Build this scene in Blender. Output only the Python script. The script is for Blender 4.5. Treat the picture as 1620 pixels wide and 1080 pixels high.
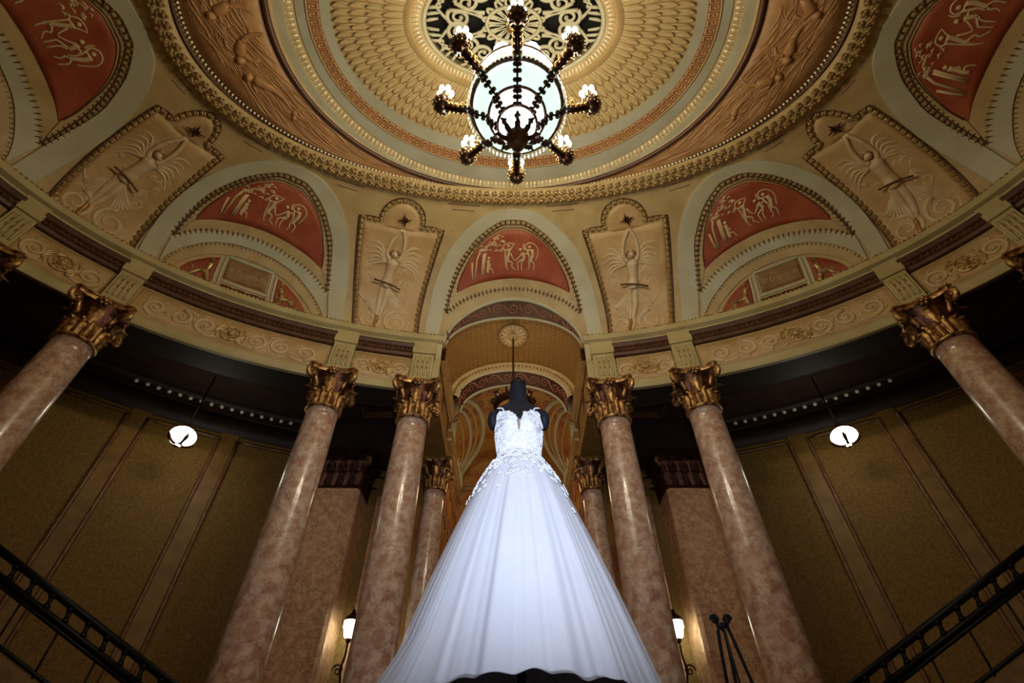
import bpy, math, random
from mathutils import Vector, Matrix
random.seed(7)
for o in list(bpy.data.objects):
    bpy.data.objects.remove(o)
scene = bpy.context.scene
COL = scene.collection
PI = math.pi
R = math.radians

# ------------------------------------------------------------------ camera, world, exposure
CAM_Z = 0.4                       # camera stands low on the lobby floor
cam_d = bpy.data.cameras.new('camera')
cam_d.sensor_width = 36.0
cam_d.lens = 790.0 / 1620.0 * 36.0
cam_d.clip_start = 0.02
cam = bpy.data.objects.new('camera', cam_d)
cam.location = (0, 0, CAM_Z)
cam.rotation_euler = (R(135), 0, 0)
COL.objects.link(cam)
scene.camera = cam

world = bpy.data.worlds.new('world')
scene.world = world
world.use_nodes = True
world.node_tree.nodes['Background'].inputs[0].default_value = (0.02, 0.018, 0.015, 1)
world.node_tree.nodes['Background'].inputs[1].default_value = 0.1

vs = scene.view_settings
vs.view_transform = 'Standard'
vs.look = 'None'
vs.gamma = 1.0
vs.use_curve_mapping = False
vs.exposure = 0.0


def add_light(name, kind, loc, energy, color, size=0.1, rot=None, **kw):
    d = bpy.data.lights.new(name, kind)
    d.energy = energy
    d.color = color
    if kind == 'AREA':
        d.size = size
    else:
        d.shadow_soft_size = size
    for k, v in kw.items():
        setattr(d, k, v)
    o = bpy.data.objects.new(name, d)
    o.location = loc
    if rot:
        o.rotation_euler = rot
    COL.objects.link(o)
    return o


def aim(o, target):
    o.rotation_euler = (Vector(target) - o.location).to_track_quat('-Z', 'Y').to_euler()


# the photographer's cool lamp on the gown
key = add_light('photo_lamp', 'SPOT', (0.12, -0.35, 0.72), 540, (0.74, 0.84, 1.0), 0.10,
                spot_size=R(86), spot_blend=1.0)
aim(key, (0.03, 2.5, 2.9))
CHANDELIER_W = 60.0               # watts for each of the eight candle clusters
CHANDELIER_TINT = (1.0, 0.86, 0.62)


# ------------------------------------------------------------------ materials
def srgb(r, g, b):
    def c(x):
        x /= 255.0
        return x / 12.92 if x <= 0.04045 else ((x + 0.055) / 1.055) ** 2.4
    return (c(r), c(g), c(b), 1.0)


def material(name, col, rough=0.6, metal=0.0, col2=None, scale=6.0, detail=5.0, bump=0.0, bump_scale=40.0,
             contrast=(0.35, 0.65), coat=0.0, emit=None, strength=0.0, stretch=None, spec=0.5):
    m = bpy.data.materials.new(name)
    m.use_nodes = True
    nt = m.node_tree
    b = nt.nodes['Principled BSDF']
    b.inputs['Base Color'].default_value = srgb(*col)
    b.inputs['Roughness'].default_value = rough
    b.inputs['Metallic'].default_value = metal
    b.inputs['Specular IOR Level'].default_value = spec
    if coat:
        b.inputs['Coat Weight'].default_value = coat
        b.inputs['Coat Roughness'].default_value = 0.08
    tc = nt.nodes.new('ShaderNodeTexCoord')
    src = tc.outputs['Object']
    if stretch:
        mp = nt.nodes.new('ShaderNodeMapping')
        mp.inputs['Scale'].default_value = stretch
        nt.links.new(src, mp.inputs[0])
        src = mp.outputs[0]
    if col2:
        n = nt.nodes.new('ShaderNodeTexNoise')
        n.inputs['Scale'].default_value = scale
        n.inputs['Detail'].default_value = detail
        nt.links.new(src, n.inputs['Vector'])
        r = nt.nodes.new('ShaderNodeValToRGB')
        r.color_ramp.elements[0].position = contrast[0]
        r.color_ramp.elements[1].position = contrast[1]
        r.color_ramp.elements[0].color = srgb(*col)
        r.color_ramp.elements[1].color = srgb(*col2)
        nt.links.new(n.outputs[0], r.inputs[0])
        nt.links.new(r.outputs[0], b.inputs['Base Color'])
    if bump:
        n = nt.nodes.new('ShaderNodeTexNoise')
        n.inputs['Scale'].default_value = bump_scale
        n.inputs['Detail'].default_value = 4
        nt.links.new(src, n.inputs['Vector'])
        bp = nt.nodes.new('ShaderNodeBump')
        bp.inputs['Strength'].default_value = bump
        bp.inputs['Distance'].default_value = 0.02
        nt.links.new(n.outputs[0], bp.inputs['Height'])
        nt.links.new(bp.outputs[0], b.inputs['Normal'])
    if emit:
        b.inputs['Emission Color'].default_value = srgb(*emit)
        b.inputs['Emission Strength'].default_value = strength
    return m


def marble_material(name, base, light, vein, coat=0.6, rough=0.25):
    m = material(name, base, rough, 0, light, 7.0, 10, contrast=(0.36, 0.62), coat=coat)
    nt = m.node_tree
    b = nt.nodes['Principled BSDF']
    prev = b.inputs['Base Color'].links[0].from_socket
    tc = [n for n in nt.nodes if n.type == 'TEX_COORD'][0]
    # thin wandering veins
    nz = nt.nodes.new('ShaderNodeTexNoise')
    nz.inputs['Scale'].default_value = 5.5
    nz.inputs['Detail'].default_value = 9
    nz.inputs['Roughness'].default_value = 0.62
    nz.inputs['Distortion'].default_value = 0.35
    nt.links.new(tc.outputs['Object'], nz.inputs['Vector'])
    s = nt.nodes.new('ShaderNodeMath'); s.operation = 'SUBTRACT'; s.inputs[1].default_value = 0.5
    a = nt.nodes.new('ShaderNodeMath'); a.operation = 'ABSOLUTE'
    rp = nt.nodes.new('ShaderNodeValToRGB')
    rp.color_ramp.elements[0].position = 0.0
    rp.color_ramp.elements[0].color = (1, 1, 1, 1)
    rp.color_ramp.elements[1].position = 0.035
    rp.color_ramp.elements[1].color = (0, 0, 0, 1)
    nt.links.new(nz.outputs[0], s.inputs[0]); nt.links.new(s.outputs[0], a.inputs[0]); nt.links.new(a.outputs[0], rp.inputs[0])
    n2 = nt.nodes.new('ShaderNodeTexNoise'); n2.inputs['Scale'].default_value = 1.7
    nt.links.new(tc.outputs['Object'], n2.inputs['Vector'])
    n2.inputs['Scale'].default_value = 2.6
    mu = nt.nodes.new('ShaderNodeMath'); mu.operation = 'MULTIPLY'
    nt.links.new(rp.outputs[0], mu.inputs[0]); nt.links.new(n2.outputs[0], mu.inputs[1])
    mx = nt.nodes.new('ShaderNodeMixRGB')
    mx.inputs[2].default_value = srgb(*vein)
    nt.links.new(mu.outputs[0], mx.inputs[0]); nt.links.new(prev, mx.inputs[1])
    # pinker towards some patches
    nt.links.new(mx.outputs[0], b.inputs['Base Color'])
    return m


M = {}
M['cream'] = material('cream_plaster', (192, 186, 156), 0.55, 0, (180, 172, 138), 1.4, 3, bump=0.05, bump_scale=30)
M['tan'] = material('tan_plaster', (190, 164, 112), 0.55, 0, (176, 148, 96), 2.5, 4, bump=0.08, bump_scale=25)
M['panel'] = material('rose_tan_plaster', (204, 168, 118), 0.55, 0, (182, 146, 92), 2.2, 5, bump=0.2, bump_scale=14)
M['relief'] = material('pale_relief_plaster', (214, 190, 150), 0.5, 0, (196, 166, 120), 5, 4)
M['crescent'] = material('umber_relief_plaster', (188, 142, 92), 0.5, 0, (166, 118, 70), 3, 6, bump=0.5, bump_scale=9)
M['red'] = material('terracotta_red_paint', (164, 84, 46), 0.6, 0, (142, 58, 34), 2.0, 4)
M['redfig'] = material('ivory_figure_paint', (206, 178, 132), 0.55)
M['maroon'] = material('maroon_paint', (84, 30, 26), 0.5, 0, (62, 20, 20), 8, 3)
M['maroonfig'] = material('dull_rose_paint', (164, 110, 86), 0.5)
M['brown'] = material('brown_moulding', (96, 58, 34), 0.45, 0, (74, 42, 24), 6, 3)
M['gold'] = material('gilded_plaster', (206, 164, 84), 0.35, 0.75, (170, 116, 54), 9, 4, bump=0.3, bump_scale=50)
M['goldleaf'] = material('gilded_leaf_border', (206, 176, 112), 0.36, 0.4, (112, 74, 36), 16, 3)
M['beadgold'] = material('bright_gilt_bead', (255, 246, 214), 0.3, 0.1)
M['capgold'] = material('antique_gold', (204, 166, 104), 0.36, 0.7, (104, 50, 32), 11, 4, bump=0.4, bump_scale=40)
M['capdark'] = material('dark_red_bronze', (92, 50, 34), 0.35, 0.6, (46, 20, 16), 12, 4, bump=0.4, bump_scale=40)
M['marble'] = marble_material('rose_marble', (186, 138, 114), (220, 194, 172), (118, 66, 54), coat=0.45, rough=0.3)
M['pier'] = marble_material('red_brown_marble', (200, 148, 112), (220, 176, 140), (112, 60, 42), coat=0.9, rough=0.22)
M['wall'] = material('olive_damask', (142, 106, 40), 0.7, 0, (116, 84, 26), 26, 6, bump=0.15, bump_scale=60, contrast=(0.4, 0.6))
M['stile'] = material('olive_wood_stile', (146, 108, 48), 0.5, 0, (124, 90, 38), 4, 3)
M['moulding'] = material('walnut_moulding', (136, 94, 56), 0.4, 0, (104, 66, 38), 8, 3)
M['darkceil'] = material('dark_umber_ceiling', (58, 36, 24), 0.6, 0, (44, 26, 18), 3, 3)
M['vault'] = material('gold_mosaic', (168, 128, 62), 0.5, 0.15, (138, 100, 44), 30, 2, bump=0.4, bump_scale=70)
M['vault2'] = material('painted_gold_vault', (172, 128, 62), 0.5, 0.1, (150, 84, 44), 1.6, 5, contrast=(0.45, 0.62))
M['bronze'] = material('dark_bronze', (92, 58, 40), 0.35, 0.7, (56, 30, 22), 20, 3)
M['iron'] = material('black_iron', (20, 19, 20), 0.5, 0.5)
M['black'] = material('black_cloth', (10, 12, 22), 0.75, 0, (16, 18, 30), 20, 3)
M['plinth'] = material('black_drape', (7, 6, 7), 0.9)
M['dark'] = material('dark_void', (10, 8, 6), 0.9)
M['floor'] = material('brown_stone_floor', (92, 66, 46), 0.35, 0, (70, 48, 34), 2, 5)
M['step'] = material('pale_stone_step', (150, 118, 80), 0.5, 0, (120, 90, 56), 5, 4)
M['ent'] = material('ivory_gold_plaster', (188, 172, 124), 0.5, 0, (176, 158, 106), 2.0, 3)
M['grey'] = material('cool_grey_plaster', (164, 160, 138), 0.55, 0, (154, 148, 122), 1.4, 3)
M['glass'] = material('milky_lit_glass', (225, 240, 228), 0.3, 0, emit=(216, 244, 226), strength=1.1)
M['glass_hot'] = material('bright_milky_glass', (240, 248, 240), 0.3, 0, emit=(244, 252, 246), strength=1.9)
M['glass_amber'] = material('dim_amber_glass', (150, 100, 50), 0.3, 0, emit=(236, 160, 80), strength=0.12)
M['tooth'] = material('dark_gilt_tooth', (140, 106, 56), 0.4, 0.4, (86, 58, 28), 16, 3)
M['soffit'] = material('soffit_shade', (34, 24, 18), 0.7)  # near-black colour stands in for the shade under the entablature
M['beam'] = material('ochre_plaster_beam', (160, 122, 62), 0.55, 0, (136, 100, 48), 4, 4)
M['feather'] = material('tan_feather_groove', (174, 148, 100), 0.55)
M['feather_rim'] = material('cream_feather_rim', (214, 198, 150), 0.5)
M['glassrim'] = material('green_lit_glass', (170, 214, 184), 0.25, 0, emit=(160, 214, 178), strength=0.62)
M['bulb'] = material('lit_candle_bulb', (255, 250, 240), 0.4, 0, emit=(255, 250, 238), strength=14.0)
M['globe'] = material('lit_white_globe', (250, 250, 244), 0.4, 0, emit=(252, 248, 226), strength=9.5)
M['crystal'] = material('glowing_crystal_drop', (230, 238, 230), 0.1, 0, emit=(220, 240, 226), strength=0.35)  # weak glow painted into the crystals, which are no lamps
M['tulle'] = material('white_tulle', (226, 228, 240), 0.75, 0, (240, 240, 248), 2, 3)
M['lace'] = material('white_lace', (250, 250, 255), 0.6)
M['mesh'] = material('sheer_nude_mesh', (150, 130, 120), 0.7)


# damask mottling
# ------------------------------------------------------------------ mesh helpers
class MB:
    def __init__(self):
        self.v = []
        self.f = []

    def add(self, vs_, fs_):
        n = len(self.v)
        self.v += [tuple(p) for p in vs_]
        self.f += [tuple(i + n for i in f) for f in fs_]

    def grid(self, rows, closed_u=False, closed_v=False):
        """rows: list of equal-length point lists"""
        n = len(self.v)
        nr, nc = len(rows), len(rows[0])
        for r_ in rows:
            self.v += [tuple(p) for p in r_]
        for i in range(nr if closed_v else nr - 1):
            for j in range(nc if closed_u else nc - 1):
                a = n + i * nc + j
                b_ = n + i * nc + (j + 1) % nc
                c = n + ((i + 1) % nr) * nc + (j + 1) % nc
                d = n + ((i + 1) % nr) * nc + j
                self.f.append((a, b_, c, d))

    def box(self, c, s, mat=None):
        c = Vector(c)
        pts = []
        for z in (-.5, .5):
            for x, y in ((-.5, -.5), (.5, -.5), (.5, .5), (-.5, .5)):
                p = Vector((x * s[0], y * s[1], z * s[2]))
                if mat:
                    p = mat @ p
                pts.append(c + p)
        self.add(pts, [(3, 2, 1, 0), (4, 5, 6, 7), (0, 1, 5, 4), (1, 2, 6, 5), (2, 3, 7, 6), (3, 0, 4, 7)])

    def lathe(self, prof, n=24, c=(0, 0, 0), a0=0.0, a1=2 * PI, caps=True):
        full = abs(a1 - a0 - 2 * PI) < 1e-6
        m = n if full else n + 1
        rows = []
        for r_, z in prof:
            rows.append([(c[0] + r_ * math.cos(a0 + (a1 - a0) * j / n), c[1] + r_ * math.sin(a0 + (a1 - a0) * j / n), c[2] + z) for j in range(m)])
        k = len(self.v)
        self.grid(rows, closed_u=full)
        if caps and full:
            if prof[0][0] > 1e-4:
                self.f.append(tuple(k + j for j in range(m))[::-1])
            if prof[-1][0] > 1e-4:
                self.f.append(tuple(k + (len(prof) - 1) * m + j for j in range(m)))

    def tube(self, pts, rad, n=6, up=None, flat=1.0, closed=False):
        pts = [Vector(p) for p in pts]
        if not isinstance(rad, (list, tuple)):
            rad = [rad] * len(pts)
        rows = []
        L = len(pts)
        for i, p in enumerate(pts):
            if closed:
                t = pts[(i + 1) % L] - pts[i - 1]
            else:
                t = pts[min(i + 1, L - 1)] - pts[max(i - 1, 0)]
            if t.length < 1e-9:
                t = Vector((0, 0, 1))
            t.normalize()
            u = Vector(up[i]) if isinstance(up, list) else Vector(up) if up is not None else (Vector((0, 0, 1)) if abs(t.z) < 0.9 else Vector((1, 0, 0)))
            s = t.cross(u)
            if s.length < 1e-6:
                s = t.cross(Vector((0.3, 0.9, 0.2)))
            s.normalize()
            u2 = s.cross(t)
            rows.append([p + s * rad[i] * math.cos(2 * PI * j / n) + u2 * rad[i] * flat * math.sin(2 * PI * j / n) for j in range(n)])
        k = len(self.v)
        self.grid(rows, closed_u=True, closed_v=closed)
        if not closed:
            self.f.append(tuple(k + j for j in range(n))[::-1])
            self.f.append(tuple(k + (L - 1) * n + j for j in range(n)))

    def ball(self, c, r_, n=8, m=6, mat=None):
        if not isinstance(r_, (list, tuple)):
            r_ = (r_, r_, r_)
        c = Vector(c)
        rows = []
        for i in range(m + 1):
            a = -PI / 2 + PI * i / m
            ca = max(math.cos(a), 0.02)
            row = []
            for j in range(n):
                b_ = 2 * PI * j / n
                p = Vector((r_[0] * ca * math.cos(b_), r_[1] * ca * math.sin(b_), r_[2] * math.sin(a)))
                if mat:
                    p = mat @ p
                row.append(c + p)
            rows.append(row)
        self.grid(rows, closed_u=True)

    def mesh(self, name):
        me = bpy.data.meshes.new(name)
        me.from_pydata(self.v, [], self.f)
        me.update()
        return me

    def build(self, name, mat, parent=None, smooth=True, kind=None, label=None):
        me = self.mesh(name)
        me.materials.append(mat)
        if smooth:
            me.polygons.foreach_set('use_smooth', [True] * len(me.polygons))
        o = bpy.data.objects.new(name, me)
        COL.objects.link(o)
        if parent:
            o.parent = parent
        if kind:
            o['kind'] = kind
        if label:
            o['label'] = label
        return o


def smooth_by_angle(o, deg=35):
    """flat creases on mouldings: mark sharp edges by angle"""
    me = o.data
    import bmesh
    bm = bmesh.new()
    bm.from_mesh(me)
    for e in bm.edges:
        if len(e.link_faces) == 2 and e.calc_face_angle(0) > R(deg):
            e.smooth = False
    bm.to_mesh(me)
    bm.free()
    return o


def inst(me, name, matrix, parent, kind=None):
    o = bpy.data.objects.new(name, me)
    COL.objects.link(o)
    o.parent = parent
    o.matrix_local = matrix
    if kind:
        o['kind'] = kind
    return o


def thing(name, label, cat, loc=(0, 0, 0), rotz=0.0, group=None):
    o = bpy.data.objects.new(name, None)
    o.empty_display_size = 0.1
    COL.objects.link(o)
    o.location = loc
    o.rotation_euler = (0, 0, rotz)
    o['label'] = label
    o['category'] = cat
    if group:
        o['group'] = group
    return o


def copy_tree(o, parent=None):
    c = o.copy()
    COL.objects.link(c)
    if parent:
        c.parent = parent
        c.matrix_parent_inverse = o.matrix_parent_inverse
    for ch in list(o.children):
        copy_tree(ch, c)
    return c


def struct(o):
    o['kind'] = 'structure'
    return o


def catmull(pts, n=6, closed=False):
    out = []
    L = len(pts)
    P = [Vector(p) if len(p) == 3 else Vector((p[0], p[1], 0)) for p in pts]
    rng = L if closed else L - 1
    for i in range(rng):
        p1, p2 = P[i], P[(i + 1) % L]
        p0 = P[i - 1] if (closed or i > 0) else p1 * 2 - p2
        p3 = P[(i + 2) % L] if (closed or i + 2 < L) else p2 * 2 - p1
        for k in range(n):
            t = k / n
            out.append(0.5 * ((2 * p1) + (p2 - p0) * t + (2 * p0 - 5 * p1 + 4 * p2 - p3) * t * t + (3 * p1 - p0 - 3 * p2 + p3) * t ** 3))
    if not closed:
        out.append(P[-1])
    return out


def cat2(pts, n=6):
    return [(p.x, p.y) for p in catmull(pts, n)]


def spiral(cx, cy, r0, r1, turns, a0, n=26, sy=1.0):
    out = []
    for i in range(n + 1):
        k = i / n
        r_ = r0 + (r1 - r0) * k
        a = a0 + turns * 2 * PI * k
        out.append((cx + r_ * math.cos(a), cy + r_ * math.sin(a) * sy))
    return out


class Surf:
    """a decorated surface: point(u, v) in metres; the normal looks into the room"""
    def __init__(self, fn, du=1e-3, dv=1e-3, inward=None):
        self.fn, self.du, self.dv = fn, du, dv
        self.inward = inward or Vector((0.03, 2.3, 6.0))

    def at(self, u, v):
        p = Vector(self.fn(u, v))
        tu = Vector(self.fn(u + self.du, v)) - p
        tv = Vector(self.fn(u, v + self.dv)) - p
        n = tu.cross(tv).normalized()
        if n.dot(self.inward - p) < 0:
            n = -n
        return p, n, tu.normalized(), tv.normalized()

    def off(self, u, v, h):
        p, n, _, _ = self.at(u, v)
        return p + n * h


def relief(mb, s, pts, rad, flat=0.7, n=6, lift=0.0):
    """a raised strand lying on a surface"""
    P, N = [], []
    for u, v in pts:
        p, nn, _, _ = s.at(u, v)
        P.append(p + nn * lift)
        N.append(nn)
    if isinstance(rad, (list, tuple)) and len(rad) == 2 and len(pts) != 2:
        rad = [rad[0] + (rad[1] - rad[0]) * i / (len(pts) - 1) for i in range(len(pts))]
    mb.tube(P, rad, n, up=N, flat=flat)


def blob(mb, s, u, v, ru, rv, h, rot=0.0, lift=0.0, n=8, m=4):
    p, nn, tu, tv = s.at(u, v)
    tv2 = nn.cross(tu).normalized()
    c, s_ = math.cos(rot), math.sin(rot)
    ax = tu * c + tv2 * s_
    ay = -tu * s_ + tv2 * c
    mat = Matrix((ax, ay, nn)).transposed()
    mb.ball(p + nn * lift, (ru, rv, h), n, m, mat)


def patch(mb, s, ca, cb, m=4, h=0.0, lip=0.03):
    """a slab between two curves lying on a surface, standing proud by h with real edges"""
    nrm = []
    for (a, b_) in zip(ca, cb):
        row = []
        for j in range(m + 1):
            k = j / m
            row.append((a[0] + (b_[0] - a[0]) * k, a[1] + (b_[1] - a[1]) * k))
        nrm.append(row)
    rows = []
    for row in nrm:
        rr = [s.off(row[0][0], row[0][1], h - lip)]
        rr += [s.off(u, v, h) for u, v in row]
        rr.append(s.off(row[-1][0], row[-1][1], h - lip))
        rows.append(rr)
    first = [s.off(u, v, h - lip) for u, v in [nrm[0][0]] + nrm[0] + [nrm[0][-1]]]
    last = [s.off(u, v, h - lip) for u, v in [nrm[-1][0]] + nrm[-1] + [nrm[-1][-1]]]
    mb.grid([first] + rows + [last])


def resample(pts, n):
    d = [0.0]
    for i in range(1, len(pts)):
        d.append(d[-1] + math.dist(pts[i - 1], pts[i]))
    out = []
    k = 0
    for i in range(n + 1):
        t = d[-1] * i / n
        while k < len(d) - 2 and d[k + 1] < t:
            k += 1
        f = (t - d[k]) / max(d[k + 1] - d[k], 1e-9)
        out.append(tuple(pts[k][q] + (pts[k + 1][q] - pts[k][q]) * f for q in range(2)))
    return out


def path_on(s, pts, pitch):
    """frames along a curve on a surface at equal metric pitch"""
    P = [s.at(u, v)[0] for u, v in pts]
    d = [0.0]
    for i in range(1, len(P)):
        d.append(d[-1] + (P[i] - P[i - 1]).length)
    n = max(1, int(round(d[-1] / pitch)))
    out = []
    k = 0
    for i in range(n):
        t = d[-1] * (i + 0.5) / n
        while k < len(d) - 2 and d[k + 1] < t:
            k += 1
        f = (t - d[k]) / max(d[k + 1] - d[k], 1e-9)
        u = pts[k][0] + (pts[k + 1][0] - pts[k][0]) * f
        v = pts[k][1] + (pts[k + 1][1] - pts[k][1]) * f
        p, nn, _, _ = s.at(u, v)
        tan = (P[k + 1] - P[k]).normalized()
        out.append((p, tan, nn, d[-1] / n))
    return out


def frame(p, x, n, sc=(1, 1, 1)):
    y = n.cross(x).normalized()
    m = Matrix((x * sc[0], y * sc[1], n * sc[2])).transposed().to_4x4()
    m.translation = p
    return m


def empty_part(name, parent, label=None):
    o = bpy.data.objects.new(name, None)
    o.empty_display_size = 0.1
    COL.objects.link(o)
    o.parent = parent
    if label:
        o['label'] = label
    return o


# ------------------------------------------------------------------ the rotunda's geometry
X0, Y0 = 0.03, 2.3
AC, BC, ZC = 9.3, 6.05, 8.2 + CAM_Z        # where the cove leaves the cornice
AG, BG, ZG = 6.14, 3.26, 10.0 + CAM_Z      # where it meets the great oval ring
AE, BE = 9.15, 5.95                        # entablature face
AW, BW = 12.3, 9.3                         # ambulatory wall
Z_ARCH = 6.6 + CAM_Z                       # underside of the entablature
Z_AMB = 7.4 + CAM_Z                        # ambulatory ceiling
VAULT_HW, VAULT_RISE = 1.62, 1.06          # barrel vault over the passage


def oval(a, b, th, z):
    return Vector((X0 + a * math.sin(th), Y0 + b * math.cos(th), z))


def cove(th, t):
    c, s = math.cos(t * PI / 2), math.sin(t * PI / 2)
    return oval(AG + (AC - AG) * c, BG + (BC - BG) * c, th, ZC + (ZG - ZC) * s)


def hole_t(th):
    """where the passage vault cuts the cove"""
    lo, hi = 0.0, 0.7
    def f(t):
        p = cove(th, t)
        return ((p.x - X0) / VAULT_HW) ** 2 + ((p.z - ZC) / VAULT_RISE) ** 2 - 1
    if f(0) >= 0:
        return 0.0
    for _ in range(40):
        md = (lo + hi) / 2
        if f(md) < 0:
            lo = md
        else:
            hi = md
    return lo


# ---- ceiling: cove + oval ceiling
ceil = MB()
ths = [R(a) for a in range(-180, 180, 2)]
ths = sorted(set(ths + [R(a / 4) for a in range(-48, 49)]))
th_h = math.asin(VAULT_HW / AC)
ths = sorted(ths + [th_h * 0.998, -th_h * 0.998, th_h * 1.002, -th_h * 1.002])
rows = []
NT = 16
for th in ths:
    t0 = hole_t(th) if abs(th) < R(20) else 0.0
    rows.append([cove(th, t0 + (1 - t0) * j / NT) for j in range(NT + 1)])
ceil.grid(rows, closed_v=True)
DOME = [(6.14, 3.26, 10.0), (5.98, 3.14, 10.04), (5.9, 3.12, 10.09), (4.30, 3.11, 10.10), (4.2, 3.08, 10.06), (4.12, 3.07, 10.10),
        (3.96, 3.04, 10.10), (3.82, 2.96, 10.15), (3.62, 2.62, 10.17), (3.36, 2.40, 10.18), (3.24, 2.16, 10.20), (3.14, 2.06, 10.20),
        (1.98, 1.18, 10.24), (1.92, 1.12, 10.18), (1.84, 1.06, 10.16), (1.80, 1.03, 10.22), (1.66, 0.93, 10.24), (1.62, 0.90, 10.28), (1.60, 0.89, 10.6)]
rows = [[oval(a, b, R(i * 2), z + CAM_Z) for i in range(180)] for a, b, z in DOME]
ceil.grid(rows, closed_u=True)
ceiling = struct(smooth_by_angle(ceil.build('ceiling', M['tan'], None), 40))
mb = MB()
mb.grid([[oval(1.7 * k, 0.98 * k, R(i * 6), 10.6 + CAM_Z) for i in range(60)] for k in (1.0, 0.5, 0.02)], closed_u=True)
mb.build('grille_backing', M['dark'], ceiling)


def dome_z(a):
    for (a0, b0, z0), (a1, b1, z1) in zip(DOME, DOME[1:]):
        if a1 <= a <= a0:
            k = (a0 - a) / max(a0 - a1, 1e-6)
            return b0 + (b1 - b0) * k, z0 + (z1 - z0) * k + CAM_Z
    return 0.89, 10.6 + CAM_Z


def ring_surf(a0, b0, a1, b1, z0, z1=None):
    z1 = z0 if z1 is None else z1
    return Surf(lambda u, v: oval(a0 + (a1 - a0) * v, b0 + (b1 - b0) * v, u, z0 + (z1 - z0) * v + CAM_Z))


def full_ring(s, v, n=360, a0=-180, a1=180):
    return [(R(a0 + (a1 - a0) * i / n), v) for i in range(n + 1)]


def ring_patch(name, mat, s, v0, v1, h, parent=ceiling, n=240, lip=0.03):
    mb = MB()
    patch(mb, s, full_ring(s, v0, n), full_ring(s, v1, n), 1, h, lip)
    return smooth_by_angle(mb.build(name, mat, parent), 40)


# leaf of the great ring and of the panel borders (unit pieces, instanced with shared mesh)
def leaf_piece(name, mat, kind='leaf'):
    mb = MB()
    if kind == 'leaf':       # two lobes beside a rib
        for sx in (-1, 1):
            mb.ball((sx * 0.22, 0.0, 0.02), (0.24, 0.46, 0.30), 6, 4, Matrix.Rotation(sx * -0.45, 3, 'Z'))
        mb.ball((0, 0.12, 0.12), (0.12, 0.42, 0.30), 6, 4)
    elif kind == 'cluster':  # fruit-and-leaf bunch of the great ring
        for x, y, r_ in ((-.25, -.28, .27), (.25, -.1, .29), (-.18, .2, .25), (.22, .36, .22), (0, 0, .34)):
            mb.ball((x, y, .12), (r_, r_, r_ * .95), 6, 4)
    elif kind == 'tooth':
        mb.ball((0, 0.1, 0.02), (0.3, 0.5, 0.34), 6, 4)
        mb.ball((0, -0.38, 0.06), (0.18, 0.18, 0.26), 6, 4)
    elif kind == 'feather':  # long scale with a rim and a middle rib, rounded at its free end (+y)
        n = 7
        rows = []
        for i in range(n + 1):
            y = -0.5 + i / n
            w = 0.5 * (1.0 if y < 0.22 else math.sqrt(max(0.0, 1 - ((y - 0.22) / 0.28) ** 2)))
            w = max(w, 0.02)
            lift = 0.25 + 0.75 * (y + 0.5)
            rows.append([(-w, y, .15), (-w * .74, y, 1.0 * lift), (-w * .52, y, .35 * lift), (0, y, .5 * lift), (w * .52, y, .35 * lift), (w * .74, y, 1.0 * lift), (w, y, .15)])
        mb.grid(rows)
    me = mb.mesh(name)
    me.materials.append(mat)
    if kind == 'feather':
        me.materials.append(M['feather'])
        for i, p in enumerate(me.polygons):
            p.material_index = 1 if i % 6 in (1, 2, 3, 4) else 0
    me.polygons.foreach_set('use_smooth', [kind != 'feather'] * len(me.polygons))
    return me


ME_CLUSTER = leaf_piece('fruit_cluster', M['goldleaf'], 'cluster')
ME_LEAF = leaf_piece('border_leaf', M['goldleaf'], 'leaf')
ME_TOOTH = leaf_piece('border_tooth', M['goldleaf'], 'tooth')
ME_FEATHER = leaf_piece('feather', M['feather_rim'], 'feather')


def scatter_mesh(mb, me, mat):
    mb.add([mat @ v.co for v in me.vertices], [tuple(p.vertices) for p in me.polygons])


def in_view(p, margin=40):
    d = 0.70710678 * (p.y + p.z - CAM_Z)
    if d < 0.1:
        return False
    u = 810 + 790 * p.x / d
    v = 540 - 790 * 0.70710678 * (p.z - CAM_Z - p.y) / d
    return -margin < u < 1620 + margin and -margin < v < 1080 + margin


# great oval ring: torus plus a cluster row, fillets
ring = MB()
gr = []
for i in range(180):
    th = R(i * 2)
    c = oval(6.02, 3.16, th, 9.99 + CAM_Z)
    out = Vector((math.sin(th) * 3.16, math.cos(th) * 6.02, 0)).normalized()
    gr.append([c + out * 0.15 * math.cos(a) + Vector((0, 0, -0.13 * math.sin(a))) for a in [PI * k / 6 for k in range(7)]])
ring.grid(gr, closed_v=True)
great_ring = ring.build('great_oval_ring', M['tan'], ceiling)
great_ring['label'] = 'gilded oval ring of fruit clusters framing the ceiling'
s_ring = Surf(lambda u, v: oval(6.02 + v, 3.16 + v, u, 9.87 + CAM_Z))
rest = MB()
for row, (dv, sc) in enumerate(((-0.09, 0.14), (0.07, 0.15))):
    for p, tan, nn, pt in path_on(s_ring, full_ring(s_ring, dv), 0.165):
        sc_ = sc * random.uniform(.9, 1.1)
        m = frame(p, tan, Vector((0, 0, -1)), (sc_, sc_, sc_ * 0.8))
        if in_view(p):
            inst(ME_CLUSTER, 'fruit_cluster', m, great_ring)
        else:
            scatter_mesh(rest, ME_CLUSTER, m)
rest.build('fruit_cluster_rest', M['goldleaf'], great_ring, kind='stuff')

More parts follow.
